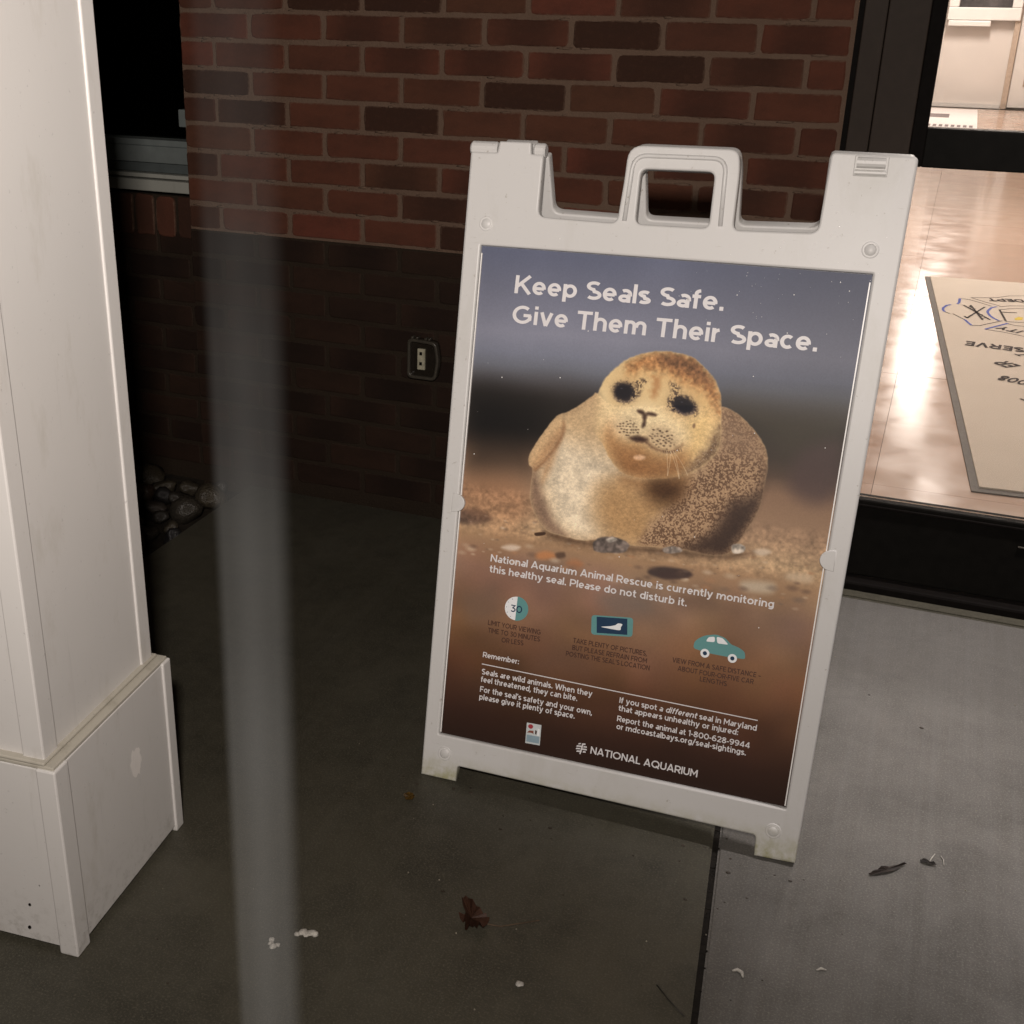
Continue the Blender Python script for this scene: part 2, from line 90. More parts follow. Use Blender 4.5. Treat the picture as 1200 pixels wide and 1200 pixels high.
sl = bpy.data.lights.new('added_door_spot', 'SPOT'); sl.energy = 340; sl.color = (1, .92, .90); sl.shadow_soft_size = .05
sl.spot_size = math.radians(50); sl.spot_blend = 1.0           # added unseen spot above the door, brightens the slab in front
so = bpy.data.objects.new('added_door_spot', sl); COLL.objects.link(so)
so.matrix_world = Matrix.Translation((2.30, -.40, 2.6)) @ (Vector((2.08, -.40, 0))-Vector((2.30, -.40, 2.6))).to_track_quat('-Z', 'Y').to_matrix().to_4x4()

# ---------------------------------------------------------------- helpers
def tag(o, label=None, cat=None, group=None, kind=None):
    if label: o['label'] = label
    if cat: o['category'] = cat
    if group: o['group'] = group
    if kind: o['kind'] = kind
    return o
def empty(name, loc=(0, 0, 0), rz=0):
    o = bpy.data.objects.new(name, None); COLL.objects.link(o); o.location = loc; o.rotation_euler = (0, 0, rz)
    o.empty_display_size = .05
    return o
def link(name, me, m, parent=None, smooth=False):
    if m is not None:
        me.materials.clear(); me.materials.append(m)
    if smooth:
        for p_ in me.polygons: p_.use_smooth = True
    o = bpy.data.objects.new(name, me); COLL.objects.link(o)
    if parent: o.parent = parent
    return o
def from_bm(name, bm, m, parent=None, smooth=False):
    bmesh.ops.recalc_face_normals(bm, faces=bm.faces)
    me = bpy.data.meshes.new(name); bm.to_mesh(me); bm.free()
    return link(name, me, m, parent, smooth)
def add_box(bm, x0, x1, y0, y1, z0, z1, bev=0, seg=2):
    g = bmesh.ops.create_cube(bm, size=1)
    bmesh.ops.scale(bm, vec=(x1-x0, y1-y0, z1-z0), verts=g['verts'])
    bmesh.ops.translate(bm, vec=((x0+x1)/2, (y0+y1)/2, (z0+z1)/2), verts=g['verts'])
    if bev:
        es = list({e for v in g['verts'] for e in v.link_edges})
        bmesh.ops.bevel(bm, geom=es, offset=bev, segments=seg, affect='EDGES', profile=.5)
def box(name, x0, x1, y0, y1, z0, z1, m, parent=None, bev=0, seg=2):
    bm = bmesh.new(); add_box(bm, x0, x1, y0, y1, z0, z1, bev, seg)
    return from_bm(name, bm, m, parent)
def fillet(pts, rad, n=5):
    out = []; N = len(pts)
    rads = rad if isinstance(rad, (list, tuple)) else [rad]*N
    for i in range(N):
        p0, p1, p2 = Vector(pts[i-1]), Vector(pts[i]), Vector(pts[(i+1) % N]); R_ = rads[i]
        if R_ <= 0: out.append(tuple(p1)); continue
        a = (p0-p1); b = (p2-p1); d = min(R_, a.length*.45, b.length*.45)
        A = p1+a.normalized()*d; B = p1+b.normalized()*d
        for k in range(n+1):
            t = k/n; out.append(tuple(A.lerp(p1, t).lerp(p1.lerp(B, t), t)))
    return out
def plate(name, outer, holes, depth, y0, m, parent=None, bev=0, seg=3, smooth=False):
    """flat outline in (x, z) made solid from y0 backwards by depth, edges rounded"""
    cu = bpy.data.curves.new(name, 'CURVE'); cu.dimensions = '2D'; cu.fill_mode = 'BOTH'
    for pts in [outer]+list(holes):
        s = cu.splines.new('POLY'); s.points.add(len(pts)-1); s.use_cyclic_u = True
        for q, p_ in zip(s.points, pts): q.co = (p_[0], p_[1], 0, 1)
    cu.extrude = depth/2-bev; cu.bevel_depth = bev; cu.bevel_resolution = seg; cu.offset = -bev
    t = bpy.data.objects.new('t', cu); COLL.objects.link(t)
    dg = bpy.context.evaluated_depsgraph_get()
    me = bpy.data.meshes.new_from_object(t.evaluated_get(dg)); bpy.data.objects.remove(t)
    for v in me.vertices: v.co = (v.co.x, y0+depth/2-v.co.z, v.co.y)
    me.name = name
    o = link(name, me, m, parent)
    if smooth:
        for p_ in me.polygons: p_.use_smooth = abs(p_.normal.y) < .98
    return o
def tube(bm, pts, rad, n=8, cap=True):
    pts = [Vector(p_) for p_ in pts]; rings = []
    rads = rad if isinstance(rad, (list, tuple)) else [rad]*len(pts)
    ref = Vector((.13, .21, .97))
    for i, p_ in enumerate(pts):
        t = (pts[min(i+1, len(pts)-1)]-pts[max(i-1, 0)]).normalized()
        a = t.cross(ref)
        if a.length < .05: a = t.cross(Vector((1, 0, 0)))
        a.normalize(); b = t.cross(a)
        rings.append([bm.verts.new(p_+rads[i]*(math.cos(2*math.pi*k/n)*a+math.sin(2*math.pi*k/n)*b)) for k in range(n)])
    for i in range(len(rings)-1):
        for k in range(n):
            bm.faces.new((rings[i][k], rings[i][(k+1) % n], rings[i+1][(k+1) % n], rings[i+1][k]))
    if cap:
        bm.faces.new(rings[0][::-1]); bm.faces.new(rings[-1])
def ribbon(bm, pts, wd, z):
    """flat painted line on the ground"""
    pts = [Vector((p_[0], p_[1])) for p_ in pts]; L = []
    for i, p_ in enumerate(pts):
        t = (pts[min(i+1, len(pts)-1)]-pts[max(i-1, 0)]).normalized(); n = Vector((-t.y, t.x))*wd/2
        L.append((bm.verts.new((p_.x+n.x, p_.y+n.y, z)), bm.verts.new((p_.x-n.x, p_.y-n.y, z))))
    for i in range(len(L)-1): bm.faces.new((L[i][0], L[i][1], L[i+1][1], L[i+1][0]))

# ---------------------------------------------------------------- materials
class N:
    def __init__(s, name, rough=.6, spec=.5, metal=0, coat=0):
        s.m = bpy.data.materials.new(name); s.m.use_nodes = True; s.t = s.m.node_tree
        s.b = s.t.nodes['Principled BSDF']
        s.b.inputs['Roughness'].default_value = rough; s.b.inputs['Specular IOR Level'].default_value = spec
        s.b.inputs['Metallic'].default_value = metal; s.b.inputs['Coat Weight'].default_value = coat
        s.tc = s.t.nodes.new('ShaderNodeTexCoord')
    def n(s, ty, **k):
        x = s.t.nodes.new('ShaderNode'+ty)
        for a, b in k.items(): setattr(x, a, b)
        return x
    def l(s, a, b): s.t.links.new(a, b)
    def noise(s, scale, detail=4, rough=.55, vec=(1, 1, 1), dist=0, src='Object'):
        mp = s.n('Mapping'); mp.inputs['Scale'].default_value = vec; s.l(s.tc.outputs[src], mp.inputs[0])
        x = s.n('TexNoise'); x.inputs['Scale'].default_value = scale; x.inputs['Detail'].default_value = detail
        x.inputs['Roughness'].default_value = rough; x.inputs['Distortion'].default_value = dist
        s.l(mp.outputs[0], x.inputs['Vector']); return x.outputs['Fac']
    def ramp(s, fac, stops, interp='LINEAR'):
        x = s.n('ValToRGB'); x.color_ramp.interpolation = interp; e = x.color_ramp.elements
        while len(e) < len(stops): e.new(.5)
        for q, (p_, c) in zip(e, stops):
            q.position = p_; q.color = (c, c, c, 1) if isinstance(c, (int, float)) else (*c, 1)
        s.l(fac, x.inputs[0]); return x.outputs[0]
    def mix(s, fac, a, b, mode='MIX'):
        x = s.n('Mix', data_type='RGBA', blend_type=mode)
        for i, v in ((0, fac), (6, a), (7, b)):
            if isinstance(v, (int, float)): x.inputs[i].default_value = v
            elif isinstance(v, tuple): x.inputs[i].default_value = (*v, 1)
            else: s.l(v, x.inputs[i])
        return x.outputs[2]
    def col(s, c):
        if isinstance(c, tuple): s.b.inputs['Base Color'].default_value = (*c, 1)
        else: s.l(c, s.b.inputs['Base Color'])
        return s
    def bump(s, h, st=.3, d=.002):
        x = s.n('Bump'); x.inputs['Strength'].default_value = st; x.inputs['Distance'].default_value = d
        s.l(h, x.inputs['Height']); s.l(x.outputs[0], s.b.inputs['Normal']); return s
    def rough(s, fac): s.l(fac, s.b.inputs['Roughness']); return s

def plain(name, c, rough=.6, spec=.5, var=.12, scale=30, bump=.1, metal=0):
    m = N(name, rough, spec, metal); nz = m.noise(scale, 5)
    a = tuple(v*(1-var) for v in c); b = tuple(min(1, v*(1+var)) for v in c)
    m.col(m.ramp(nz, [(.3, a), (.7, b)]))
    if bump: m.bump(m.noise(scale*4, 4), bump, .001)
    return m.m

def brick_mat(name, cols, k, mc):
    m = N(name, .88, .2)
    oi = m.n('ObjectInfo'); rnd_ = oi.outputs['Random']
    base = m.ramp(rnd_, cols, 'LINEAR')
    sp = m.n('SeparateXYZ'); m.l(m.tc.outputs['Object'], sp.inputs[0])
    def mt(op, a, b=None):
        x = m.n('Math', operation=op)
        for i_, v in enumerate((a, b)):
            if v is None: continue
            if isinstance(v, (int, float)): x.inputs[i_].default_value = v
            else: m.l(v, x.inputs[i_])
        return x.outputs[0]
    ax_ = mt('ABSOLUTE', sp.outputs['X']); az_ = mt('ABSOLUTE', sp.outputs['Z'])
    wob = m.noise(26, 5, .6); wob2 = m.noise(95, 5, .7)
    # kiln flash: a darker middle on some bricks, paler ends
    cen = m.ramp(mt('ADD', ax_, mt('MULTIPLY', wob, .05)), [(.06, 1.0), (.115, 0.0)])
    pick = m.ramp(mt('FRACT', mt('MULTIPLY', rnd_, 7.31)), [(.45, 0.0), (.62, .5)])
    c = m.mix(mt('MULTIPLY', cen, pick), base, (.020*k, .0095*k, .006*k))
    c = m.mix(m.ramp(m.noise(12, 5, .6, (1, 1, 1.6)), [(.42, 0.0), (.78, .5)]), c, (.024*k, .012*k, .008*k))
    c = m.mix(m.ramp(wob2, [(.52, 0.0), (.85, .22)]), c, (.10*k, .045*k, .028*k))
    # mortar dragged over the edges of the brick
    ez_ = mt('ADD', az_, mt('MULTIPLY', wob2, .011)); ex_ = mt('ADD', ax_, mt('MULTIPLY', wob2, .011))
    e1 = m.ramp(ez_, [(.0334, 0.0), (.0358, .85)]); e2 = m.ramp(ex_, [(.1000, 0.0), (.1026, .85)])
    c = m.mix(mt('MAXIMUM', e1, e2), c, mc)
    m.col(c); m.bump(mt('ADD', wob2, m.noise(260, 3)), .35, .0018)
    return m.m
RED = (.104, .030, .018); RED2 = (.088, .028, .016); BRN = (.070, .0265, .0155); DRK = (.034, .014, .008); OLV = (.070, .029, .016)
M_brick = brick_mat('fired_clay_brick', [(0, DRK), (.07, DRK), (.12, BRN), (.38, RED2), (.55, OLV), (.7, RED), (.9, BRN), (1, RED2)], 1.0, (.115, .073, .050))
M_brickdark = brick_mat('dark_brick', [(0, (.015, .0075, .0045)), (.5, (.025, .012, .007)), (1, (.019, .0095, .0055))], .25, (.028, .019, .012))  # courses of the wall base, darker than the brick above
def mortar(name, a, b):
    m = N(name, .95, .15); m.col(m.mix(m.noise(9, 5), a, b)); m.bump(m.noise(150, 5, .7), .9, .004); return m.m
M_mortar = mortar('grey_brown_mortar', (.098, .062, .043), (.142, .094, .068))
M_mortardark = mortar('dark_mortar', (.018, .012, .0075), (.029, .020, .0135))  # darker mortar for the wall base and the recess

def concrete(name, a, b, streak, wet, gr, blot=.6):
    m = N(name, .7, .4)
    big = m.noise(1.6, 6, .6, dist=.6); mid = m.noise(7, 6, .62, dist=.4)
    st = m.noise(1, 6, .7, (46, 1.1, 1), .25); fine = m.noise(300, 4, .75)
    c = m.mix(m.ramp(big, [(.35, 0.0), (.68, 1.0)]), a, b)
    c = m.mix(m.ramp(st, [(.42, 0.0), (.72, streak)]), c, gr)
    c = m.mix(m.ramp(mid, [(.46, 0.0), (.70, blot)]), c, tuple(v*.6 for v in a)); c = m.mix(m.ramp(m.noise(30, 6, .7), [(.45, 0.0), (.8, .45)]), c, tuple(v*1.25 for v in b))
    c = m.mix(m.ramp(fine, [(.50, 0.0), (.70, .8)]), c, tuple(min(1, v*1.9) for v in b))
    m.col(c)
    m.rough(m.ramp(mid, [(.3, wet), (.7, wet+.25)]))
    add = m.n('Math', operation='ADD'); m.l(fine, add.inputs[0]); m.l(st, add.inputs[1])
    m.bump(add.outputs[0], .35, .0012)
    return m.m
M_slabL = concrete('damp_brown_concrete', (.038, .035, .0245), (.062, .057, .042), .15, .32, (.085, .082, .07))
M_slabR = concrete('broomed_grey_concrete', (.064, .060, .052), (.096, .090, .081), .42, .5, (.125, .121, .115), .22)
M_soil = plain('dark_soil', (.02, .015, .01), .95, .2, .5, 40, .8)
M_joint = plain('joint_grime', (.008, .006, .004), .9, .3, .5, 80, .6)

def white_paint(name, c, rough, grime=(.33, .30, .22), amt=.3):
    m = N(name, rough, .45)
    n1 = m.noise(2.2, 6, .6); n2 = m.noise(19, 6, .7, (1, 1, .35)); n3 = m.noise(150, 2)
    cc = m.mix(m.ramp(n1, [(.35, 0.0), (.75, .35)]), c, tuple(v*.86 for v in c))
    cc = m.mix(m.ramp(n2, [(.56, 0.0), (.78, amt)]), cc, grime)
    cc = m.mix(m.ramp(n3, [(.70, 0.0), (.76, amt)]), cc, tuple(v*.35 for v in c))
    sp = m.n('SeparateXYZ'); m.l(m.tc.outputs['Object'], sp.inputs[0]); mu = m.n('Math', operation='MULTIPLY')   # mud splashed up from the ground
    m.l(m.ramp(sp.outputs['Z'], [(0.0, 1.0), (.11, 0.0)]), mu.inputs[0]); m.l(m.ramp(m.noise(55, 6, .8), [(.49, 0.0), (.66, .38)]), mu.inputs[1])
    cc = m.mix(mu.outputs[0], cc, tuple(v*.5 for v in grime))
    scr = m.noise(1, 5, .7, (60, 60, 2.5), .4); cc = m.mix(m.ramp(scr, [(.62, 0.0), (.70, .28)]), cc, tuple(v*.72 for v in c))
    m.col(cc); m.bump(m.noise(60, 4), .12, .001); return m.m
M_col = white_paint('off_white_column_cladding', (.63, .615, .595), .40)
M_caulk = white_paint('yellowed_caulk', (.43, .405, .345), .6, (.22, .2, .15), .6)
def sign_plastic():
    m = N('white_sign_plastic', .42, .45)
    n1 = m.noise(3, 5); n2 = m.noise(40, 6, .7); sep = m.n('SeparateXYZ'); m.l(m.tc.outputs['Object'], sep.inputs[0])
    low = m.ramp(sep.outputs['Z'], [(0.0, 1.0), (.05, .0)])
    cc = m.mix(m.ramp(n1, [(.35, 0.0), (.7, .3)]), (.57, .565, .555), (.52, .512, .50))
    mm = m.n('Math', operation='MULTIPLY'); m.l(low, mm.inputs[0]); m.l(m.ramp(n2, [(.35, 0.0), (.62, .9)]), mm.inputs[1])
    cc = m.mix(mm.outputs[0], cc, (.30, .29, .13))
    cc = m.mix(m.ramp(m.noise(90, 3, .7), [(.65, 0.0), (.74, .6)]), cc, (.22, .19, .14))
    cc = m.mix(m.ramp(m.noise(9, 6, .7, (1, 1, .5), .5), [(.52, 0.0), (.74, .32)]), cc, (.40, .385, .33))
    cc = m.mix(m.ramp(m.noise(1, 4, .7, (22, 22, 140), .6), [(.66, 0.0), (.72, .35)]), cc, (.36, .34, .30))
    m.col(cc); m.bump(m.noise(220, 3), .08, .0006); return m.m
M_sign = sign_plastic()
M_bronze = plain('dark_bronze_aluminium', (.030, .022, .017), .6, .12, .08, 60, .03, 0)
M_black = plain('black_rubber_gasket', (.005, .004, .0035), .7, .05, .2, 60, .05)
M_rail = plain('black_door_rail', (.0055, .005, .0042), .55, .05, .2, 40, .02)
def glass(name, tint, fac):
    m = bpy.data.materials.new(name); m.use_nodes = True; t = m.node_tree; t.nodes.clear()
    o = t.nodes.new('ShaderNodeOutputMaterial'); tr = t.nodes.new('ShaderNodeBsdfTransparent'); g = t.nodes.new('ShaderNodeBsdfGlossy')
    tr.inputs[0].default_value = (*tint, 1); g.inputs['Roughness'].default_value = .02
    fr = t.nodes.new('ShaderNodeFresnel'); fr.inputs[0].default_value = 1.45; mx = t.nodes.new('ShaderNodeMixShader')
    ml = t.nodes.new('ShaderNodeMath'); ml.operation = 'MULTIPLY'; ml.inputs[1].default_value = fac
    t.links.new(fr.outputs[0], ml.inputs[0]); t.links.new(ml.outputs[0], mx.inputs[0])
    t.links.new(tr.outputs[0], mx.inputs[1]); t.links.new(g.outputs[0], mx.inputs[2]); t.links.new(mx.outputs[0], o.inputs[0])
    return m
M_glass = glass('clear_door_glass', (.97, .97, .96), 1.0)
M_winglass = glass('dark_window_glass', (.5, .52, .5), 1.0)

# ---------------------------------------------------------------- ground, pavement, rock bed
JT = lambda y: 1.4371-.1061*y        # x of the joint between the two slabs
bm = bmesh.new()
S_ = 600
vs = [bm.verts.new(q) for q in ((-S_, -S_, -.13), (S_, -S_, -.13), (S_, S_, -.13), (-S_, S_, -.13))]; bm.faces.new(vs)
g = from_bm('ground', bm, M_soil); tag(g, 'dark ground beyond the concrete pavement', kind='structure')
pav = empty('pavement'); tag(pav, 'damp concrete pavement in front of the brick wall and glass door', kind='structure')
def slab(pts, m, name='concrete_slab', z=0, th=.11):
    bm = bmesh.new(); lo = [bm.verts.new((*q, z-th)) for q in pts]; hi = [bm.verts.new((*q, z)) for q in pts]
    bm.faces.new(hi); bm.faces.new(lo[::-1])
    for i in range(len(pts)): bm.faces.new((lo[i], lo[(i+1) % len(pts)], hi[(i+1) % len(pts)], hi[i]))
    bmesh.ops.recalc_face_normals(bm, faces=bm.faces)
    es = [e for e in bm.edges if all(abs(v.co.z-z) < 1e-6 for v in e.verts)]
    bmesh.ops.bevel(bm, geom=es, offset=.004, segments=2, affect='EDGES')
    return from_bm(name, bm, m, pav)
o = slab([(.062, -.014), (.072, -.9), (-6, -.9), (-6, -8), (JT(-8)-.0045, -8), (JT(0)-.0045, -.014)], M_slabL)
o['label'] = 'brownish damp slab left of the joint'
o = slab([(JT(0)+.004, -.002), (JT(-8)+.004, -8), (8, -8), (8, -.002)], M_slabR); o['label'] = 'greyer broom-finished slab right of the joint'
bm = bmesh.new()
for i in range(60):
    y = -.6-i*.02; n_ = random.uniform(.0015, .004)
    add_box(bm, JT(y)-.006, JT(y)+.006, y-.009, y+.011, -.03, -.010+n_)
o = from_bm('joint_filler', bm, M_joint, pav); o['label'] = 'dark gritty strip filling the slab joint'
bm = bmesh.new(); rnd = random.Random(17)
for i in range(90):
    y = rnd.uniform(-1.9, -.5); s_ = rnd.uniform(.0008, .0020); g_ = bmesh.ops.create_icosphere(bm, subdivisions=1, radius=s_)
    for v in g_['verts']: v.co *= rnd.uniform(.7, 1.2)
    bmesh.ops.translate(bm, vec=(JT(y)+rnd.choice((-1, 1))*rnd.uniform(.001, .0045), y, -.0015), verts=g_['verts'])
o = from_bm('joint_grit', bm, M_joint, pav); o['kind'] = 'stuff'
box('rock_bed', -6, .058, -.895, .04, -.12, -.035, M_soil)['kind'] = 'structure'

ap = slab([(1.49, -.0005), (1.49, -.055), (3.1, -.055), (3.1, -.0005)], M_slabL, 'door_dark_strip', .005, .05); ap['label'] = 'darker strip along the door threshold'  # thin raised strip, darker than the slab beyond it

# river stones beside the wall
def rock_mesh(seed):
    rnd = random.Random(seed); bm = bmesh.new(); bmesh.ops.create_icosphere(bm, subdivisions=2, radius=1)
    sx, sy, sz = rnd.uniform(.8, 1.35), rnd.uniform(.65, 1.0), rnd.uniform(.55, .9)
    dirs = [(Vector((rnd.gauss(0, 1), rnd.gauss(0, 1), rnd.gauss(0, 1))).normalized(), rnd.uniform(-.5, .25)) for _ in range(16)]
    for v in bm.verts:
        d = v.co.normalized(); k = 1+sum(a*max(0, d.dot(q))**3 for q, a in dirs); v.co = Vector((d.x*sx*k, d.y*sy*k, d.z*sz*k))
    me = bpy.data.meshes.new('rock'); bmesh.ops.recalc_face_normals(bm, faces=bm.faces); bm.to_mesh(me); bm.free()
    for p_ in me.polygons: p_.use_smooth = True
    return me
def rock_mat():
    m = N('wet_river_stone', .35, .5); oi = m.n('ObjectInfo')
    c = m.ramp(oi.outputs['Random'], [(0, (.034, .030, .025)), (.3, (.062, .05, .032)), (.5, (.016, .016, .019)), (.75, (.05, .028, .015)), (1, (.075, .068, .06))])
    c = m.mix(m.ramp(m.noise(5, 5), [(.4, 0.0), (.7, .6)]), c, (.02, .017, .014)); m.col(c); m.bump(m.noise(9, 5), .4, .03); return m.m
M_rock = rock_mat(); rocks = [rock_mesh(i) for i in range(7)]
for me in rocks: me.materials.append(M_rock)
rnd = random.Random(3)
spots = []
for i in range(900):
    x, y = rnd.uniform(-.42, .045), rnd.uniform(-.72, -.03); R_ = rnd.uniform(.026, .06)
    if x+R_ > .066+.012: continue
    if all((x-a)**2+(y-b)**2 > (.80*(R_+c))**2 for a, b, c in spots): spots.append((x, y, R_))
for x, y, R_ in spots[:64]:
    o = bpy.data.objects.new('river_stone', rocks[rnd.randrange(7)]); COLL.objects.link(o)
    o.location = (x, y, -.035+R_*.45+rnd.uniform(0, .014)); o.scale = (R_, R_, R_); o.rotation_euler = (rnd.uniform(-.3, .3), rnd.uniform(-.3, .3), rnd.uniform(0, 6))
    tag(o, 'smooth dark river stone in the bed between column and brick wall', 'stone', 'river stones in the bed by the wall')

# ---------------------------------------------------------------- brick wall
CH, ZB, BX = .0673, SIGN and .7003, .2032
CX = -.0945                                # outer corner of the wall
def brick_mesh(seed, L, H=.0575, D=.05, dz=0):
    """a fired brick, uneven outline, pressed face 4 mm proud of the mortar"""
    rnd = random.Random(seed); bm = bmesh.new(); hx, hz = L/2, H/2
    cr = rnd.choice([.004, .006, .009, .013])
    base = fillet([(-hx, -hz), (hx, -hz), (hx, hz), (-hx, hz)], [cr*rnd.uniform(.4, 1.5) for _ in range(4)], 2)
    pts = []
    for i, a in enumerate(base):
        b = base[(i+1) % len(base)]; a = Vector(a); b = Vector(b); pts.append(a)
        if (b-a).length > .1: pts += [a.lerp(b, .3), a.lerp(b, .52), a.lerp(b, .77)]
        elif (b-a).length > .03: pts.append(a.lerp(b, .5))
    jit = [Vector((rnd.gauss(0, .0009), rnd.gauss(0, .0009))) for _ in pts]
    back = [bm.verts.new((p_.x+j.x, D, p_.y+j.y)) for p_, j in zip(pts, jit)]
    mid = [bm.verts.new((p_.x+j.x, -.0008, p_.y+j.y)) for p_, j in zip(pts, jit)]
    fr = [bm.verts.new(((p_.x+j.x)*(1-.006/L), -.0026+rnd.uniform(-.0006, .0006), (p_.y+j.y)*.90)) for p_, j in zip(pts, jit)]
    n = len(pts)
    for A, B in ((back, mid), (mid, fr)):
        for k in range(n): bm.faces.new((A[k], A[(k+1) % n], B[(k+1) % n], B[k]))
    bm.faces.new(fr)
    bmesh.ops.recalc_face_normals(bm, faces=bm.faces)
    me = bpy.data.meshes.new('brick'); bm.to_mesh(me); bm.free(); return me
FULL = [brick_mesh(i, .1925) for i in range(14)]
HALF = [brick_mesh(50+i, .0915) for i in range(5)]
HEADR = [brick_mesh(70+i, .0865) for i in range(3)]
wall = empty('brick_wall'); tag(wall, 'red-brown brick wall with a darker base behind the sandwich board', 'wall')
def put(me, x, z, m, y=0, parent=wall, rot=0, rnd=random.Random(11)):
    key = (me.name, m.name)
    if key not in PUT:
        c = me.copy(); c.materials.clear(); c.materials.append(m); c.name = 'brick'; PUT[key] = c
    o = bpy.data.objects.new('brick', PUT[key]); COLL.objects.link(o); o.parent = parent
    o.location = (x, y+rnd.uniform(-.0008, .0008), z+rnd.uniform(-.001, .001))
    o.rotation_euler = (0, rot+rnd.choice((0, math.pi))+rnd.gauss(0, .004), 0)
    return o
PUT = {}
far_bricks = bmesh.new()
XR = 1.505
for j in range(-31, 20):
    k = j+.5                                 # course number, 0 at the eighth bed joint from the dark base
    z = ZB+(8-k)*CH
    if z < .02 or z > 2.65: continue
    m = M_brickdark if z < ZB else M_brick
    off = 0 if (j+1) % 2 == 0 else .5
    # joints at (i+off)*BX ; bricks between
    i = -1
    while True:
        a = (i+off)*BX; b = a+BX; i += 1
        if a < CX-.001: a = CX-.005
        if b < CX+.03: continue
        if a > XR-.02: break
        cut = b > XR
        if cut: b = XR
        L = b-a-.0105
        x = (a+b)/2
        if z > 1.42:
            add_box(far_bricks, a+.005, b-.005, -.004, .05, z-.029, z+.029); continue
        if abs(L-.1927) < .004: me = FULL[random.randrange(14)]
        elif abs(L-.0915) < .006: me = HALF[random.randrange(5)]
        else:
            key = round(L, 3)
            if key not in PUT: PUT[key] = [brick_mesh(100+q, L) for q in range(2)]
            me = random.choice(PUT[key])
        put(me, x, z, m)
for sx0, sx1 in ((3.05, 7.0), (-6.0, -1.6)):        # the same wall out of the picture to both sides
    for j in range(0, 39):
        z = .034+j*CH; off = (j % 2)*.5*BX; x = sx0-off
        while x < sx1:
            a, b = max(x, sx0), min(x+BX, sx1)
            if b-a > .03: add_box(far_bricks, a+.005, b-.005, -.004+(.0 if sx0 > 0 else 0), .05, z-.029, z+.029)
            x += BX
o = from_bm('distant_bricks', far_bricks, M_brick, wall); o['kind'] = 'stuff'
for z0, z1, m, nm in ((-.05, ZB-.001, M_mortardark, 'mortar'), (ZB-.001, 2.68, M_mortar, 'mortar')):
    # mortar sheets with a slightly uneven face
    bm = bmesh.new(); nx, nz = 96, int((z1-z0)/.022)
    for (xa, xb) in ((CX, XR+.004),):
        grid = [[bm.verts.new((xa+(xb-xa)*i_/nx, -.0004+random.uniform(-.0007, .0007), z0+(z1-z0)*q/nz)) for i_ in range(nx+1)] for q in range(nz+1)]
        for q in range(nz):
            for i_ in range(nx): bm.faces.new((grid[q][i_], grid[q][i_+1], grid[q+1][i_+1], grid[q+1][i_]))
    add_box(bm, CX, XR+.004, .0035, .2, z0, z1)
    if z0 > 0:
        add_box(bm, -6, -1.6, .002, .2, -.05, z1); add_box(bm, 3.05, 7, .002, .2, -.05, z1)
    from_bm(nm, bm, m, wall)
# squeezed mortar blobs along joints
bm = bmesh.new(); rnd = random.Random(5)
for q in range(190):
    j = rnd.randrange(0, 19); z = ZB+(j-9)*CH if j > 9 else ZB+j*CH
    x = rnd.uniform(CX+.02, XR-.02); s = rnd.uniform(.003, .0075)
    g_ = bmesh.ops.create_icosphere(bm, subdivisions=1, radius=1)
    bmesh.ops.scale(bm, vec=(s*rnd.uniform(1.2, 3.6), .0034, s*.55), verts=g_['verts'])
    bmesh.ops.translate(bm, vec=(x, -.0008, z+rnd.choice((-1, 1))*.004), verts=g_['verts'])
o = from_bm('mortar_smear', bm, M_mortar, wall, True); o['kind'] = 'stuff'

# recessed bay under the window, left of the corner
RY = .05
for j in range(0, 10):
    z = ZB-.0+(-j-.5)*CH-.02
    if z < .0: continue
    off = (j % 2)*.5
    for i in range(-3, 1):
        a = -.10+(i-off+.35)*BX; b = a+BX
        if a > CX: continue
        b = min(b, CX+.0)
        L = b-a-.0105
        if L < .02: continue
        key = ('r', round(L, 3))
        if key not in PUT: PUT[key] = [brick_mesh(200+q, L) for q in range(2)]
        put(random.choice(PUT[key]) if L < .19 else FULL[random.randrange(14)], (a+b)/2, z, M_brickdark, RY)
SOLD = [brick_mesh(300+i, .108, .0575) for i in range(3)]
for i in range(9):                             # soldier course under the sill, bricks on end
    put(SOLD[i % 3], -.134-i*.0677, .716, M_brick, RY-.004, rot=math.pi/2)
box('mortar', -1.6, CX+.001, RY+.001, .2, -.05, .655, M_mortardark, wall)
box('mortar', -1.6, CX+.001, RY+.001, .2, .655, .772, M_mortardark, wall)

# window above the sill
win = empty('window', (-.75, .06, .77)); tag(win, 'dark window with pale sill beside the brick corner', 'window')
M_sill = white_paint('weathered_sill_paint', (.26, .262, .235), .5, (.1, .1, .08), .5)
M_frame = plain('grey_window_frame', (.115, .13, .127), .5, .4, .1, 30, .1)
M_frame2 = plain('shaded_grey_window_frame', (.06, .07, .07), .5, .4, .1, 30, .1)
def wb(name, x0, x1, y0, y1, z0, z1, m, par=win, bev=.002):
    o = box(name, x0, x1, y0, y1, z0, z1, m, par, bev); o.location = -Vector(win.location); return o
wb('sill', -1.6, CX-.002, .022, .13, .784, .814, M_sill, bev=.003)
wb('sill_lip', -1.6, CX-.002, .036, .13, .817, .828, M_sill)
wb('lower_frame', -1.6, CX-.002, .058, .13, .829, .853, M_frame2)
wb('bottom_rail', -1.6, CX-.002, .050, .13, .855, .915, M_frame)
wb('rail_groove', -1.6, CX-.002, .0485, .052, .898, .9, M_frame2, bev=0)
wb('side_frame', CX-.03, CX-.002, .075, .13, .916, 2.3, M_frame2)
wb('latch', -.145, -.118, .045, .074, .952, .996, M_frame)
wb('pane', -1.57, CX-.03, .095, .1, .916, 2.3, M_winglass, bev=0)
box('interior_wall', -1.7, -.05, .6, .65, 0, 2.66, M_black)['kind'] = 'structure'

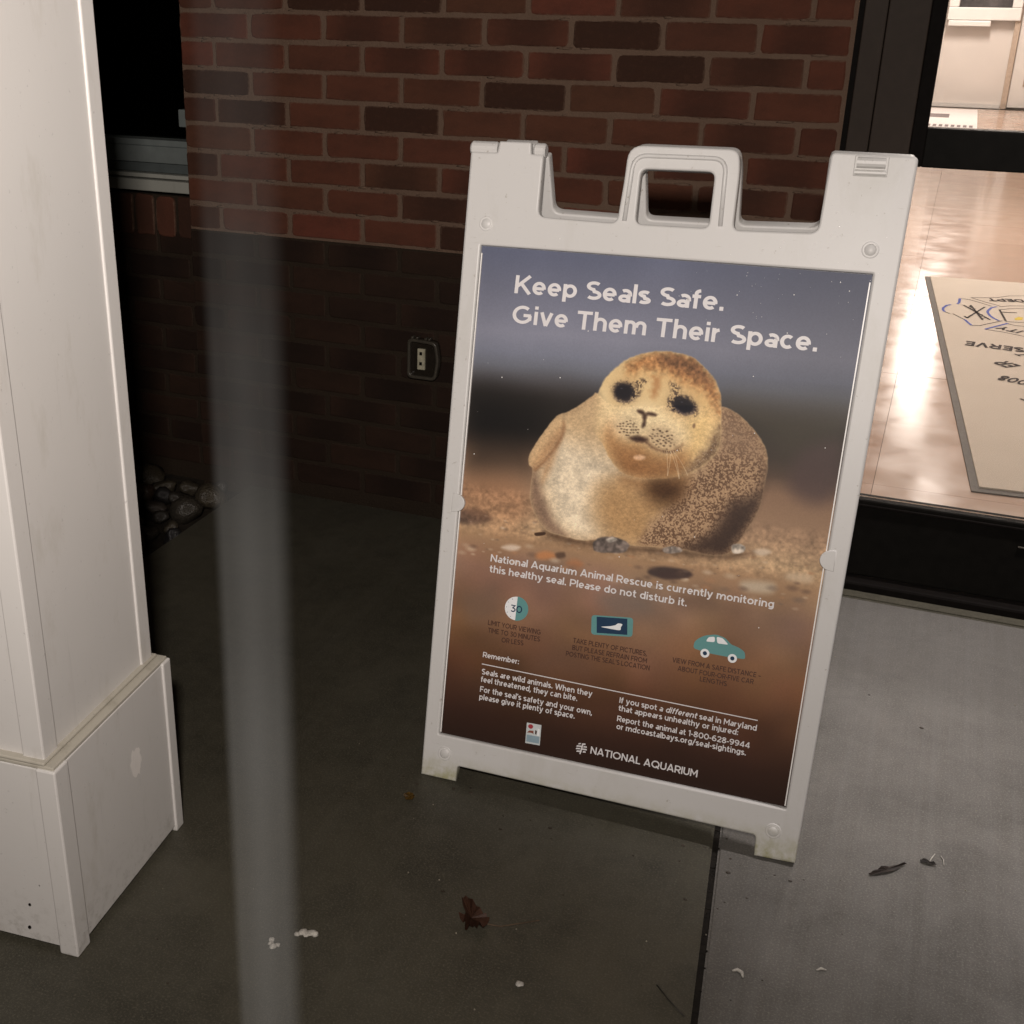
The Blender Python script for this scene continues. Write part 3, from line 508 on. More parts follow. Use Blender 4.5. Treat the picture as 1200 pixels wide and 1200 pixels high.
# ---------------------------------------------------------------- outlet cover on the wall
M_cover = plain('dark_cast_cover', (.014, .011, .008), .25, .6, .2, 60, .1)
M_cover2 = plain('smoky_plastic_edge', (.045, .039, .03), .3, .4, .2, 60, .1)
M_label = white_paint('ivory_outlet_face', (.36, .34, .25), .5, (.1, .09, .05), .9)
oc = empty('outlet_box', (.585, -.004, .43)); tag(oc, 'dark weatherproof outlet box on the brick base left of the sign', 'outlet')
out_l = [(-.042, -.052), (.036, -.052), (.044, .0), (.036, .048), (-.042, .052)]
plate('back_plate', fillet(out_l, .014), [], .012, -.012, M_cover, oc, .003)
plate('cover_rim', fillet([(a*1.0, b*1.0) for a, b in out_l], .014), [fillet([(a*.82, b*.84) for a, b in out_l], .01)], .014, -.026, M_cover2, oc, .003)
box('outlet_face', -.016, .004, -.020, -.0125, -.028, .026, M_label, oc, .001)
for z in (.014, -.012): box('socket', -.010, -.003, -.0212, -.0195, z-.004, z+.004, M_black, oc)
bm = bmesh.new()
for x in (-.03, -.017, .006, .016): add_box(bm, x, x+.006, -.03, -.012, .052, .058, .001)
from_bm('hinge', bm, M_cover2, oc)

# ---------------------------------------------------------------- door frame and glass door
fr = empty('door_frame', (1.59, 0, 0)); tag(fr, 'dark bronze metal door post right of the brick wall', 'door frame')
def fb(par, name, x0, x1, y0, y1, z0, z1, m, bev=.002):
    o = box(name, x0, x1, y0, y1, z0, z1, m, par, bev); o.location = -Vector(par.location); return o
fb(fr, 'caulk_gap', 1.506, 1.521, .004, .1, 0, 2.35, M_black)
fb(fr, 'post', 1.521, 1.565, -.008, .11, .0, 2.35, M_bronze)
fb(fr, 'post_cover', 1.5665, 1.6455, -.010, .11, .0, 2.35, M_bronze)
fb(fr, 'gasket', 1.6457, 1.6535, .004, .05, .0, .964, M_black)
fb(fr, 'gasket', 1.6457, 1.6735, .004, .06, .9645, 2.2, M_black)
fb(fr, 'header', 1.652, 2.98, -.008, .11, 2.2, 2.35, M_bronze)
fb(fr, 'far_post', 2.9, 3.05, -.008, .11, 0, 2.2, M_bronze)
dr = empty('glass_door', (2.2, 0, 0)); tag(dr, 'glass entrance door with wide black bottom rail and mid rail', 'door')
fb(dr, 'bottom_rail', 1.654, 2.88, .006, .05, .034, .222, M_rail, .003)
fb(dr, 'glazing_bead', 1.654, 2.88, .001, .02, .206, .2115, M_black, .001)
fb(dr, 'mid_rail', 1.6725, 2.88, .006, .05, .964, 1.042, M_rail, .003)
fb(dr, 'stile', 2.8, 2.88, .0065, .0495, .223, .963, M_rail)
fb(dr, 'stile', 2.8, 2.88, .0065, .0495, 1.043, 2.19, M_rail)
fb(dr, 'pane', 1.654, 2.8, .026, .032, .2225, .9635, M_glass, 0)
fb(dr, 'pane', 1.6725, 2.8, .026, .032, 1.0425, 2.19, M_glass, 0)
fb(dr, 'lock_cover', 2.0, 2.035, .002, .008, .165, .168, M_cover2, .0008)
fb(fr, 'threshold', 1.52, 2.98, -.02, .12, .0, .026, M_black, .006)
for x in (2.04,): pass

# ---------------------------------------------------------------- lit hall behind the door
M_iwall = plain('cream_wall_paint', (.72, .665, .62), .6, .3, .03, 3, .05)
M_ceil = plain('ceiling_paint', (.75, .72, .68), .8, .2, .03, 3, .05)
def tile_mat():
    m = N('polished_floor_tile', .16, .5); oi = m.n('ObjectInfo')
    c = m.ramp(oi.outputs['Random'], [(0, (.44, .315, .25)), (.5, (.49, .365, .295)), (1, (.54, .42, .35))])
    c = m.mix(m.ramp(m.noise(5, 6, .6, dist=1.2), [(.35, 0.0), (.7, .4)]), c, (.46, .30, .22))
    m.col(c); m.rough(m.ramp(m.noise(7, 5), [(.3, .10), (.7, .22)])); m.bump(m.noise(7, 3), .05, .004); return m.m
M_tile = tile_mat()
def room(name, x0, x1, y0, y1, z0, z1, m):
    o = box(name, x0, x1, y0, y1, z0, z1, m); o['kind'] = 'structure'; return o
hf = empty('hall_floor'); tag(hf, 'polished peach floor of the lit hall', kind='structure')
FZ = .0
TS = .61
for ix in range(6):
    for iy in range(24):
        x0 = 1.06+ix*TS; y0 = .125+iy*TS
        bm = bmesh.new(); add_box(bm, x0+.0006, x0+TS-.0006, y0+.0006, y0+TS-.0006, FZ-.02, FZ+random.uniform(-.0004, .0004))
        from_bm('floor_tile', bm, M_tile, hf)
box('subfloor', -.1, 7, .125, 15.4, -.06, -.022, M_black, hf)
box('floor_edge', 4.73, 7, .125, 15.4, -.021, -.001, M_tile, hf)
room('hall_wall', .9, 1.05, .22, 15.4, -.02, 2.7, M_iwall)
room('hall_wall', 4.9, 5.0, .22, 15.4, -.02, 2.7, M_iwall)
room('hall_back_wall', 1.055, 4.895, 15.0, 15.1, -.02, 2.7, M_iwall)
room('hall_front_wall', -.04, 1.5, .205, .215, 0, 2.7, M_iwall)
room('hall_front_wall', 3.06, 5.0, .205, .215, 0, 2.7, M_iwall)
room('hall_ceiling', -.1, 5.0, .12, 15.1, 2.705, 2.8, M_ceil)
M_trim = plain('white_trim_paint', (.74, .70, .66), .4, .4, .03, 10, .03)
hd = empty('hall_door', (2.9, 14.98, 0)); tag(hd, 'pale interior door with tan panel at the far wall of the hall', 'door')
fb(hd, 'door_leaf', 2.24, 3.3, 14.93, 14.985, .02, 2.2, M_trim, .004)
fb(hd, 'panel', 2.38, 3.1, 14.915, 14.929, .27, 2.0, plain('tan_door_panel', (.42, .33, .26), .5, .3), .004)
fb(hd, 'jamb', 2.17, 2.235, 14.90, 14.985, .0, 2.3, plain('tan_jamb_paint', (.5, .40, .32), .5, .3), .004)
bs = box('skirting_board', 1.06, 2.16, 14.97, 14.995, .0, .05, M_trim); tag(bs, 'thin pale skirting along the far hall wall', 'skirting')
bd = empty('notice_board', (1.8, 14.97, 1.05)); tag(bd, 'white framed dark board hanging on the far hall wall', 'notice board')
M_dboard = plain('dark_board_face', (.06, .055, .055), .3, .5, .7, 6, 0)
M_wframe = plain('white_frame', (.80, .78, .75), .35, .5, .02, 10, 0)
fb(bd, 'dark_face', 1.52, 2.10, 14.90, 14.92, 1.17, 2.0, M_dboard, 0)
fb(bd, 'frame_bottom', 1.40, 2.22, 14.86, 14.96, 1.02, 1.165, M_wframe, .01)
fb(bd, 'frame_side', 1.40, 1.515, 14.86, 14.96, 1.166, 2.1, M_wframe, .01)
fb(bd, 'frame_side', 2.105, 2.22, 14.86, 14.96, 1.166, 2.1, M_wframe, .01)
fb(bd, 'frame_top', 1.515, 2.105, 14.86, 14.96, 2.0, 2.1, M_wframe, .01)
fb(bd, 'ledge', 1.42, 1.90, 14.84, 14.97, .95, 1.015, M_wframe, .01)
for i, (x, y) in enumerate(HALL):
    cl = box('ceiling_light', x-.2, x+.2, y-.64, y+.64, 2.675, 2.70, M_wframe, None, .004)
    tag(cl, ['first','second','third','fourth','fifth'][i]+' long ceiling light of the hall counted from the glass door', 'ceiling light', 'ceiling lights of the hall')
# far white mat with print
M_matwhite = plain('white_printed_mat', (.70, .66, .64), .7, .2, .05, 30, .1)
fm = box('white_mat', 1.10, 1.92, 11.6, 14.55, .003, .010, M_matwhite, None, .002); tag(fm, 'white printed mat on the floor at the far end of the hall', 'mat')
M_ink = plain('black_print', (.045, .035, .035), .7, .2, .15, 60, 0)
M_blue = plain('blue_print', (.10, .13, .42), .7, .2, .15, 60, 0)
M_gprint = plain('grey_print', (.2, .17, .17), .7, .2)
box('printed_bar', 1.3, 1.62, 13.2, 13.7, .0101, .0118, M_gprint, fm)
for i in range(9): box('printed_mark', 1.36+i*.06, 1.395+i*.06, 12.05, 12.3, .0101, .0118, M_gprint, fm)

# logo mat
def mat_fabric():
    m = N('beige_mat_carpet', .95, .1); m.col(m.mix(m.noise(3, 5), (.61, .545, .47), (.69, .625, .55)))
    m.bump(m.noise(300, 3), .6, .004); return m.m
M_mat = mat_fabric(); M_edge = plain('grey_rubber_edge', (.17, .16, .15), .7, .3, .15, 120, .4)
P0 = Vector((1.928, .785)); P3 = Vector((1.7001, 3.829)); side = (P3-P0).normalized(); across = Vector((side.y, -side.x))
def mp(a, b): q = P0+across*a+side*b; return (q.x, q.y)
ml = (P3-P0).length; MW = .93
mat = empty('logo_mat', (P0.x, P0.y, 0)); tag(mat, 'beige entrance mat with grey edge, blue fire badge and printed words', 'mat')
def flat(name, pts, z0, z1, m, par):
    bm = bmesh.new(); lo = [bm.verts.new((*q, z0)) for q in pts]; hi = [bm.verts.new((*q, z1)) for q in pts]
    bm.faces.new(hi); bm.faces.new(lo[::-1]); n = len(pts)
    for i in range(n): bm.faces.new((lo[i], lo[(i+1) % n], hi[(i+1) % n], hi[i]))
    o = from_bm(name, bm, m, par); o.location = -Vector(par.location); return o
flat('rubber_edge', [mp(0, 0), mp(MW, 0), mp(MW, ml), mp(0, ml)], .001, .005, M_edge, mat)
flat('carpet', [mp(.022, .03), mp(MW-.022, .03), mp(MW-.022, ml-.012), mp(.022, ml-.012)], .0053, .010, M_mat, mat)
def flatlines(name, lines, wd, m, z):
    bm = bmesh.new()
    for l in lines: ribbon(bm, l, wd, z)
    for f_ in bm.faces:
        if f_.normal.z < 0: f_.normal_flip()
    me = bpy.data.meshes.new(name); bm.to_mesh(me); bm.free()
    o = link(name, me, m, mat); o.location = -Vector(mat.location); return o
CM = 2.215                                     # the badge is symmetric about the mat's middle line
def mir(lines): return [[(2*CM-x, y-2*(CM-x)*.0) for x, y in l] for l in lines]
for l_ in EB+mir(EB): flatlines('badge_blue_outline', [l_], .011, M_blue, .0112)
for l_ in ED: flatlines('badge_dark_outline', [l_], .006, M_ink, .0108)
for l_ in EK: flatlines('badge_bar', [l_], .009, M_ink, .0116)
for l_ in ERUNG: flatlines('badge_ladder_rung', [l_], .006, M_ink, .0114)
bm = bmesh.new(); bm.faces.new([bm.verts.new((x, y, .0106)) for x, y in EYEL][::-1])
o = from_bm('badge_yellow_patch', bm, plain('yellow_print', (.62, .48, .08), .7, .2), mat); o.location = -Vector(mat.location)

# ---------------------------------------------------------------- a geometric sans drawn as strokes (cap height 1)
def arc(cx, cy, rx, ry, a0, a1, n=None):
    n = n or max(4, int(abs(a1-a0)/15))
    return [(cx+rx*math.cos(math.radians(a0+(a1-a0)*i/n)), cy+ry*math.sin(math.radians(a0+(a1-a0)*i/n))) for i in range(n+1)]
def glyph(c, w):
    h = w/2; X_ = .73; o = 1-h; xo = X_-h
    def bowl(cx, r_): return [arc(cx, X_/2, r_-h, X_/2-h, 90, 450)]
    R_ = .30                                   # radius of round lower-case letters
    def full(x, y0, y1): return [(x, y0), (x, y1)]
    G_ = {
    'A': ([[(h*.9, 0), (.44, 1)], [(.88-h*.9, 0), (.44, 1)], [(.2, .27), (.68, .27)]], .88),
    'B': ([full(h, 0, 1), [(h, o)]+arc(.38, .745, .24, .255-h, 90, -90)+[(h, .49)], [(h, .49), (.40, .49)]+arc(.40, .265, .27, .265-h, 90, -90)+[(h, h)]], .72),
    'C': ([arc(.48, .5, .48-h, .5-h, 48, 312)], .86),
    'D': ([full(h, 0, 1), [(h, o), (.34, o)]+arc(.34, .5, .44, .5-h, 90, -90)+[(h, h)]], .84),
    'E': ([full(h, 0, 1), [(h, o), (.62, o)], [(h, .5), (.56, .5)], [(h, h), (.63, h)]], .66),
    'F': ([full(h, 0, 1), [(h, o), (.62, o)], [(h, .48), (.56, .48)]], .63),
    'G': ([arc(.50, .5, .50-h, .5-h, 50, 338), [(.92, .47), (.55, .47)], [(.955-h, .47), (.955-h, .2)]], .98),
    'H': ([full(h, 0, 1), full(.78-h, 0, 1), [(h, .5), (.78-h, .5)]], .78),
    'I': ([full(h, 0, 1)], w),
    'K': ([full(h, 0, 1), [(h, .36), (.70, 1)], [(.30, .56), (.74, 0)]], .76),
    'L': ([full(h, 0, 1), [(h, h), (.58, h)]], .60),
    'M': ([full(h, 0, 1), full(.92-h, 0, 1), [(h, .96), (.46, .34), (.92-h, .96)]], .92),
    'N': ([full(h, 0, 1), full(.80-h, 0, 1), [(h, .95), (.80-h, .05)]], .80),
    'O': ([arc(.52, .5, .52-h, .5-h, 90, 450)], 1.04),
    'P': ([full(h, 0, 1), [(h, o), (.36, o)]+arc(.38, .66, .30, .34-h, 90, -90)+[(h, .32+h)]], .72),
    'Q': ([arc(.52, .5, .52-h, .5-h, 90, 450), [(.60, .30), (.98, -.02)]], 1.04),
    'R': ([full(h, 0, 1), [(h, o), (.38, o)]+arc(.40, .67, .29, .33-h, 90, -90)+[(h, .34+h)], [(.42, .38), (.70, 0)]], .74),
    'S': ([arc(.35, .735, .27, .265-h, 38, 265)+arc(.35, .265, .29, .265-h, 85, -142)], .68),
    'T': ([full(.36, 0, 1), [(0, o), (.72, o)]], .72),
    'U': ([[(h, 1), (h, .36)]+arc(.385, .36, .385-h, .36-h, 180, 360)+[(.77-h, 1)]], .77),
    'V': ([[(h*.9, 1), (.42, 0)], [(.84-h*.9, 1), (.42, 0)]], .84),
    'W': ([[(h*.8, 1), (.33, .02)], [(.33, .02), (.62, 1)], [(.62, 1), (.91, .02)], [(.91, .02), (1.24-h*.8, 1)]], 1.24),
    'X': ([[(h, 0), (.72-h, 1)], [(h, 1), (.72-h, 0)]], .72),
    'Y': ([[(h*.9, 1), (.40, .42)], [(.80-h*.9, 1), (.40, .42)], full(.40, 0, .46)], .80),
    'a': ([full(.56-h, 0, .46), [(.56-h, .44)]+arc(.31, .44, .25-h*.4, .29-h, 0, 128), arc(.27, .215, .27-h, .215-h, 75, 360)+arc(.27, .215, .27-h, .215-h, 0, 75), ], .56),
    'b': ([full(h, 0, 1.02)]+bowl(.33, .33), .66),
    'c': ([arc(.32, X_/2, .32-h, X_/2-h, 48, 312)], .58),
    'd': ([full(.66-h, 0, 1.02)]+bowl(.33, .33), .66),
    'e': ([[(h, .35), (.64-h, .35)], arc(.32, X_/2, .32-h, X_/2-h, -8, 312, 24)], .64),
    'f': ([[(.17, 0), (.17, .80)]+arc(.37, .80, .20, .23-h, 180, 95), [(0, .73-h), (.38, .73-h)]], .39),
    'g': ([[(.65-h, X_), (.65-h, .06)]+arc(.33, .06, .32-h, .28-h, 0, -145)]+bowl(.33, .32), .65),
    'h': ([full(h, 0, 1.02), [(h, .42)]+arc(.31, .42, .31-h, .31-h, 180, 0)+[(.62-h, 0)]], .62),
    'i': ([full(h*1.05, 0, X_), [(h*1.05, .85), (h*1.05, .85+w)]], w*1.1),
    'j': ([full(h*1.05+.02, -.10, X_), [(h+.02, -.08)]+[( -.06, -.24)], [(h*1.05+.02, .85), (h*1.05+.02, .85+w)]], w*1.1+.02),
    'k': ([full(h, 0, 1.02), [(h, .22), (.54, .73)], [(.26, .42), (.58, 0)]], .59),
    'l': ([full(h, 0, 1.02)], w),
    'm': ([full(h, 0, X_), [(h, .45)]+arc(.275, .45, .275-h, .28-h, 180, 0)+[(.55-h, 0)], [(.55-h, .45)]+arc(.75, .45, .275-h, .28-h, 180, 0)+[(1.025-h, 0)]], 1.02),
    'n': ([full(h, 0, X_), [(h, .42)]+arc(.31, .42, .31-h, .31-h, 180, 0)+[(.62-h, 0)]], .62),
    'o': (bowl(.345, .345), .69),
    'p': ([full(h, -.24, X_)]+bowl(.33, .33), .66),
    'q': ([full(.66-h, -.24, X_)]+bowl(.33, .33), .66),
    'r': ([full(h, 0, X_), [(h, .38)]+arc(.36, .40, .36-h, .33-h, 180, 98)], .38),
    's': ([arc(.26, .535, .20, .195-h, 32, 262)+arc(.26, .195, .22, .195-h, 82, -145)], .52),
    't': ([[(.17, .95), (.17, .22)]+arc(.35, .22, .18, .22-h, 180, 285), [(0, .73-h), (.39, .73-h)]], .42),
    'u': ([[(h, X_), (h, .31)]+arc(.31, .31, .31-h, .31-h, 180, 360), full(.62-h, 0, X_)], .62),
    'v': ([[(h*.9, X_), (.32, 0)], [(.64-h*.9, X_), (.32, 0)]], .64),
    'w': ([[(h*.8, X_), (.25, .02)], [(.25, .02), (.48, X_)], [(.48, X_), (.71, .02)], [(.71, .02), (.96-h*.8, X_)]], .96),
    'y': ([[(h*.9, X_), (.33, .02)], [(.66-h*.9, X_), (.27, -.16), (.20, -.23), (.06, -.22)]], .66),
    '0': ([arc(.41, .5, .41-h, .5-h, 90, 450)], .82),
    '1': ([full(.28, 0, 1), [(.30, .97), (.04, .82)]], .38),
    '2': ([arc(.34, .69, .28, .31-h, 160, -38)+[(.08, h*1.1)], [(.04, h), (.68, h)]], .70),
    '3': ([[(.08, o), (.62, o), (.33, .60)]+arc(.36, .31, .29, .31-h, 90, -140)], .70),
    '4': ([full(.56, 0, 1), [(.56, .97), (.06, .28)], [(.02, .26), (.76, .26)]], .78),
    '6': ([arc(.38, .32, .38-h, .32-h, 90, 450), [(.60, .93)]+arc(.46, .40, .46-h, .60-h, 80, 185)], .76),
    '8': ([arc(.37, .275, .37-h, .275-h, 90, 450), arc(.37, .76, .32-h, .24-h, 90, 450)], .74),
    '9': ([arc(.38, .68, .38-h, .32-h, 90, 450), [(.16, .07)]+arc(.30, .60, .46-h, .60-h, -100, 5)], .76),
    '.': ([[(h*1.2, 0), (h*1.2, w*1.2)]], w*1.2), ',': ([[(h*1.3, w*1.1), (h*.4, -w*.9)]], w*1.2),
    ':': ([[(h*1.1, 0), (h*1.1, w*1.1)], [(h*1.1, .5), (h*1.1, .5+w*1.1)]], w*1.1),
    "'": ([[(h, 1), (h, .72)]], w), '-': ([[(0, .38), (.32, .38)]], .32), '\u2013': ([[(0, .38), (.55, .38)]], .55), '/': ([[(0, -.12), (.42, 1.1)]], .44),
    }
    return G_[c]
def stroke_text(txt, w, track=.13, slant=None):
    """returns strokes [(points)], total length, in cap-height units"""
    x = 0; out = []
    for i, c in enumerate(txt):
        if c == ' ': x += .34; continue
        paths, adv = glyph(c, w)
        sl = .22 if slant and slant[0] <= i < slant[1] else 0
        out += [[(x+a+b*sl, b) for a, b in p_] for p_ in paths]
        x += adv+track
    return out, x-track
def stroke_mesh(name, txt, w, place, track=.095, slant=None):
    """place(s, t, layer) puts a point at fraction s of the line and t cap heights up"""
    paths, L = stroke_text(txt, w, track, slant); bm = bmesh.new()
    for k, p_ in enumerate(paths):
        P = [Vector(q) for q in p_]; Q = [P[0]]
        for q in P[1:]:
            if (q-Q[-1]).length > 1e-4: Q.append(q)
        closed = (Q[0]-Q[-1]).length < 1e-3 and len(Q) > 4
        rows = []
        for i, q in enumerate(Q):
            a = Q[i-1] if i else (Q[-2] if closed else None); b = Q[i+1] if i < len(Q)-1 else (Q[1] if closed else None)
            ta = (q-a).normalized() if a is not None else None; tb = (b-q).normalized() if b is not None else None
            t = (ta+tb) if ta is not None and tb is not None else (ta or tb)
            t = t.normalized() if t.length > .2 else tb
            n = Vector((-t.y, t.x)); cs = 1.0
            if ta is not None and tb is not None: cs = max(.62, n.dot(Vector((-tb.y, tb.x))))
            n = n*(w/2/cs)
            rows.append([bm.verts.new(place((q.x+s_*n.x)/L, q.y+s_*n.y, k % 6)) for s_ in (1, -1)])
        for i in range(len(rows)-1): bm.faces.new((rows[i][0], rows[i][1], rows[i+1][1], rows[i+1][0]))
    me = bpy.data.meshes.new(name); bm.to_mesh(me); bm.free(); return me, L
# words on the mat, printed to be read on the way out
for t, x0, y0, x1, y1, h in MT+ET:
    if t == '.': h *= .9; x0 -= .004; x1 += .004
    L_ = math.hypot(x1-x0, y1-y0); ang = math.atan2(y1-y0, x1-x0)
    def place(s_, t_, k, x1=x1, y1=y1, L_=L_, ang=ang, h=h):
        d = -s_*L_; tt = (t_-.5)*h
        return (x1+d*math.cos(ang)+tt*math.sin(ang), y1+d*math.sin(ang)-tt*math.cos(ang), .0116+k*.00006)
    me, _ = stroke_mesh('lettering', t, .2, place)
    o = link('lettering', me, M_ink, mat); o.location = -Vector(mat.location)

# ---------------------------------------------------------------- white column
colm = empty('white_column', (COL[0], COL[1], 0)); tag(colm, 'large white clad column with a wider base box at the left', 'column')
cyw = COL[2]; dv = Vector((math.sin(cyw), math.cos(cyw), 0)); nv = Vector((dv.y, -dv.x, 0))
LEAN = -.026
def cb(name, a0, a1, c0, c1, z0, z1, m, bev=.0015, lean=True):
    """a along the face turned to the door, c outwards from that face"""
    bm = bmesh.new(); add_box(bm, a0, a1, c0, c1, z0, z1, bev)
    for v in bm.verts:
        a = v.co.x+(LEAN*(v.co.z-.335) if lean else -.010*v.co.z/.33); q = dv*a+nv*v.co.y; v.co = Vector((q.x, q.y, v.co.z))
    return from_bm(name, bm, m, colm)
W_ = COL[3]; TR = .030
# base box: panels with corner boards that stand a little proud
cb('base_panel', .004, W_-.004, -W_+.004, -.0035, .010, .318, M_col)
for a0, a1, c0, c1 in ((0, TR+.004, -TR, 0), (W_-TR*.8, W_, -TR, 0), (0, TR, -W_, -W_+TR), (W_-TR, W_, -W_, -W_+TR)):
    cb('corner_board', a0, a1, c0, c1, .0, .320, M_col, .0025)
cb('base_cap', .004, W_-.004, -W_+.004, -.004, .3185, .3245, M_caulk, .0015)
I0, I1, IC = .011, .3125, -.021
cb('caulk_bead', I0-.008, I1+.008, -W_+.02, IC+.004, .3247, .330, M_caulk, .002)
I0 = .011
cb('shaft_panel', I0+.004, I1-.0035, -W_+.028, IC-.0032, .327, 2.7, M_col)
for a0, a1, c0, c1 in ((I0, I0+.034, IC-.034, IC), (I1-.032, I1, IC-.034, IC), (I0, I0+.034, -W_+.024, -W_+.058), (I1-.034, I1, -W_+.024, -W_+.058)):
    cb('corner_board', a0, a1, c0, c1, .3255, 2.7, M_col, .0025)
bm = bmesh.new()
for a, c, z, s in ((0, -.066, .085, .0018), (0, -.072, .042, .0022), (0, -.045, .125, .0006)):
    g_ = bmesh.ops.create_icosphere(bm, subdivisions=2, radius=s); q = dv*(a+.0035-.010*z/.33)+nv*c
    bmesh.ops.translate(bm, vec=(q.x, q.y, z), verts=g_['verts'])
from_bm('nail_hole', bm, M_black, colm, True)
bm = bmesh.new()                                # touched-up paint patch on the base panel
rr_ = random.Random(9); pp = [(.217+(.017+rr_.uniform(-.004, .003))*math.cos(t*math.pi/14), .202+(.027+rr_.uniform(-.006, .004))*math.sin(t*math.pi/14)) for t in range(28)]
vs = []
for a, z in pp:
    q = dv*(a-.010*z/.33)+nv*(-.0026); vs.append(bm.verts.new((q.x, q.y, z)))
bm.faces.new(vs); o = from_bm('paint_patch', bm, plain('fresh_filler', (.77, .74, .71), .6, .4, .03, 60, .4), colm)
pc = empty('porch_ceiling'); 
bpy.data.objects.remove(pc)

# ---------------------------------------------------------------- sandwich board sign
ro = SIGN[5]; yw, ti = SIGN[2], SIGN[3]
ax = Vector((math.cos(yw), -math.sin(yw), 0)); back = Vector((math.sin(yw), math.cos(yw), 0)); upv = Vector((0, 0, 1))*math.cos(ti)+back*math.sin(ti)
X = math.cos(ro)*ax+math.sin(ro)*upv; Z = -math.sin(ro)*ax+math.cos(ro)*upv; Y = Z.cross(X)
sign = empty('sandwich_board'); SM = Matrix.Identity(4)
for i in range(3): SM[i][0], SM[i][1], SM[i][2], SM[i][3] = X[i], Y[i], Z[i], (SIGN[0], SIGN[1], 0)[i]
sign.matrix_world = SM
tag(sign, 'white plastic sandwich board with a seal poster standing before the brick wall', 'sign')
TH = .022
def outline(dx=0):
    o = OUT; pts = [(*o[0], 0), (o[1][0], o[1][1], 0), (*o[2], .006), (*o[3], .006), (o[4][0], o[4][1]-.004, 0), (o[5][0], o[5][1]-.006, .003)]
    pts += [(RPOST[0][0], RPOST[0][1]+.008, .008), (RPOST[2][0]-.007, RPOST[2][1]+.001, .008), (.5395, .984, .014)]
    hl = HOUT[-1][0]+.004; hr = HOUT[0][0]-.002
    pts += [(hr, .981, .012), (HOUT[2][0], 1.072, .02), (HOUT[3][0]+.004, 1.1045, .035), (HOUT[6][0]-.001, 1.1055, .035), (hl+.006, 1.05, .02), (hl+.002, .981, .012)]
    pts += [(.0945, .984, .014), (.0925, 1.084, .003), (.071, 1.085, .002), (.069, 1.104, .003), (.014, 1.104, .003), (.012, 1.085, .002), (-.0345, 1.085, .003)]
    return pts
OL = outline(); OUTL = fillet([q[:2] for q in OL], [q[2] for q in OL], 5)
WIN = [tuple(q) for q in POST]
HO = fillet([(.2575, .9815), (.2565, 1.0685), (.3735, 1.0685), (.3745, .9815)], .012)
front = plate('front_panel', OUTL, [fillet(WIN, .0015, 2), HO], TH, 0, M_sign, sign, .0035, 3)
cxp = sum(q[0] for q in WIN)/4; czp = sum(q[1] for q in WIN)/4
ins = lambda k: [(cxp+(a-cxp)*k, czp+(b-czp)*k) for a, b in WIN]
plate('backing_sheet', ins(1.006), [], .0085, .011, M_sign, sign)
# back leg panel, mirrored on the hinge line
bh = empty('t'); bpy.data.objects.remove(bh)
bp = plate('back_panel', OUTL, [HO], TH, 0, M_sign, sign, .0035, 3)
hinge_w = SM @ Vector((0, TH, 1.09)); mirror = Matrix.Identity(4)
bk = Matrix.Translation((0, TH*2+.002, 0))
flip = Matrix.Scale(-1, 4, (0, 1, 0))
piv = Matrix.Translation((0, TH+.001, 1.085)); rotm = Matrix.Rotation(2*ti, 4, 'X')
for v in bp.data.vertices: v.co.x = .318+(v.co.x-.318)*(1-.012-.055*min(1, max(0, (1.06-v.co.z)/.5)))
bp.data.transform(piv @ rotm @ piv.inverted() @ bk @ flip); bp.data.flip_normals()
M_lip = plain('painted_highlight_lip', (.82, .80, .78), .35, .5, .03, 60, 0)  # the lip's catch of light is put in as paler plastic
for sgn, (ia, ib) in ((1, (3, 0)), (-1, (2, 1))):
    (a0_, b0_), (a1_, b1_) = WIN[ia], WIN[ib]
    q = lambda t, k: (a0_+(a1_-a0_)*t+sgn*k, b0_+(b1_-b0_)*t)
    plate('poster_edge_lip', [q(.004, .0014), q(.004, .0032), q(.985, .0032), q(.985, .0014)], [], .004, .004, M_lip, sign)
# hinge knuckles
def knuckle(x0, x1, z=1.091, y=.013, r_=.0125):
    bm = bmesh.new(); tube(bm, [(x0, y, z), (x0+.003, y, z), (x1-.003, y, z), (x1, y, z)], [r_*.8, r_, r_, r_*.8], 16)
    return from_bm('hinge_knuckle', bm, M_sign, sign, False)
knuckle(-.037, .0105, 1.0925); knuckle(.0735, .0935, 1.0925)
for a, b in ((-.028, .009), (.074, .091)):
    bm = bmesh.new(); tube(bm, [(a, .004, 1.0795), (b, .004, 1.0795)], .0042, 10); from_bm('hinge_pin', bm, M_sign, sign)
x0, x1 = .5795, .6265
box('knuckle_seat', x0-.001, x1+.001, -.0016, .004, 1.071, 1.1015, M_sign, sign, .0015)
bm = bmesh.new(); tube(bm, [(x0+.003, -.001, 1.091), (x1-.003, -.001, 1.091)], .0085, 12); from_bm('hinge_knuckle', bm, M_sign, sign)
bm = bmesh.new(); tube(bm, [(x0+.001, -.0015, 1.0765), (x1-.001, -.0015, 1.0765)], .0042, 10); from_bm('hinge_pin', bm, M_sign, sign)
# ribs on the handle
hp = fillet([(.240, .985), (.2435, 1.089), (.389, 1.089), (.3925, .985)], [0, .022, .022, 0], 7)
bm = bmesh.new(); tube(bm, [(a, -.0004, b) for a, b in hp], .0036, 10); from_bm('handle_rib', bm, M_sign, sign, True)
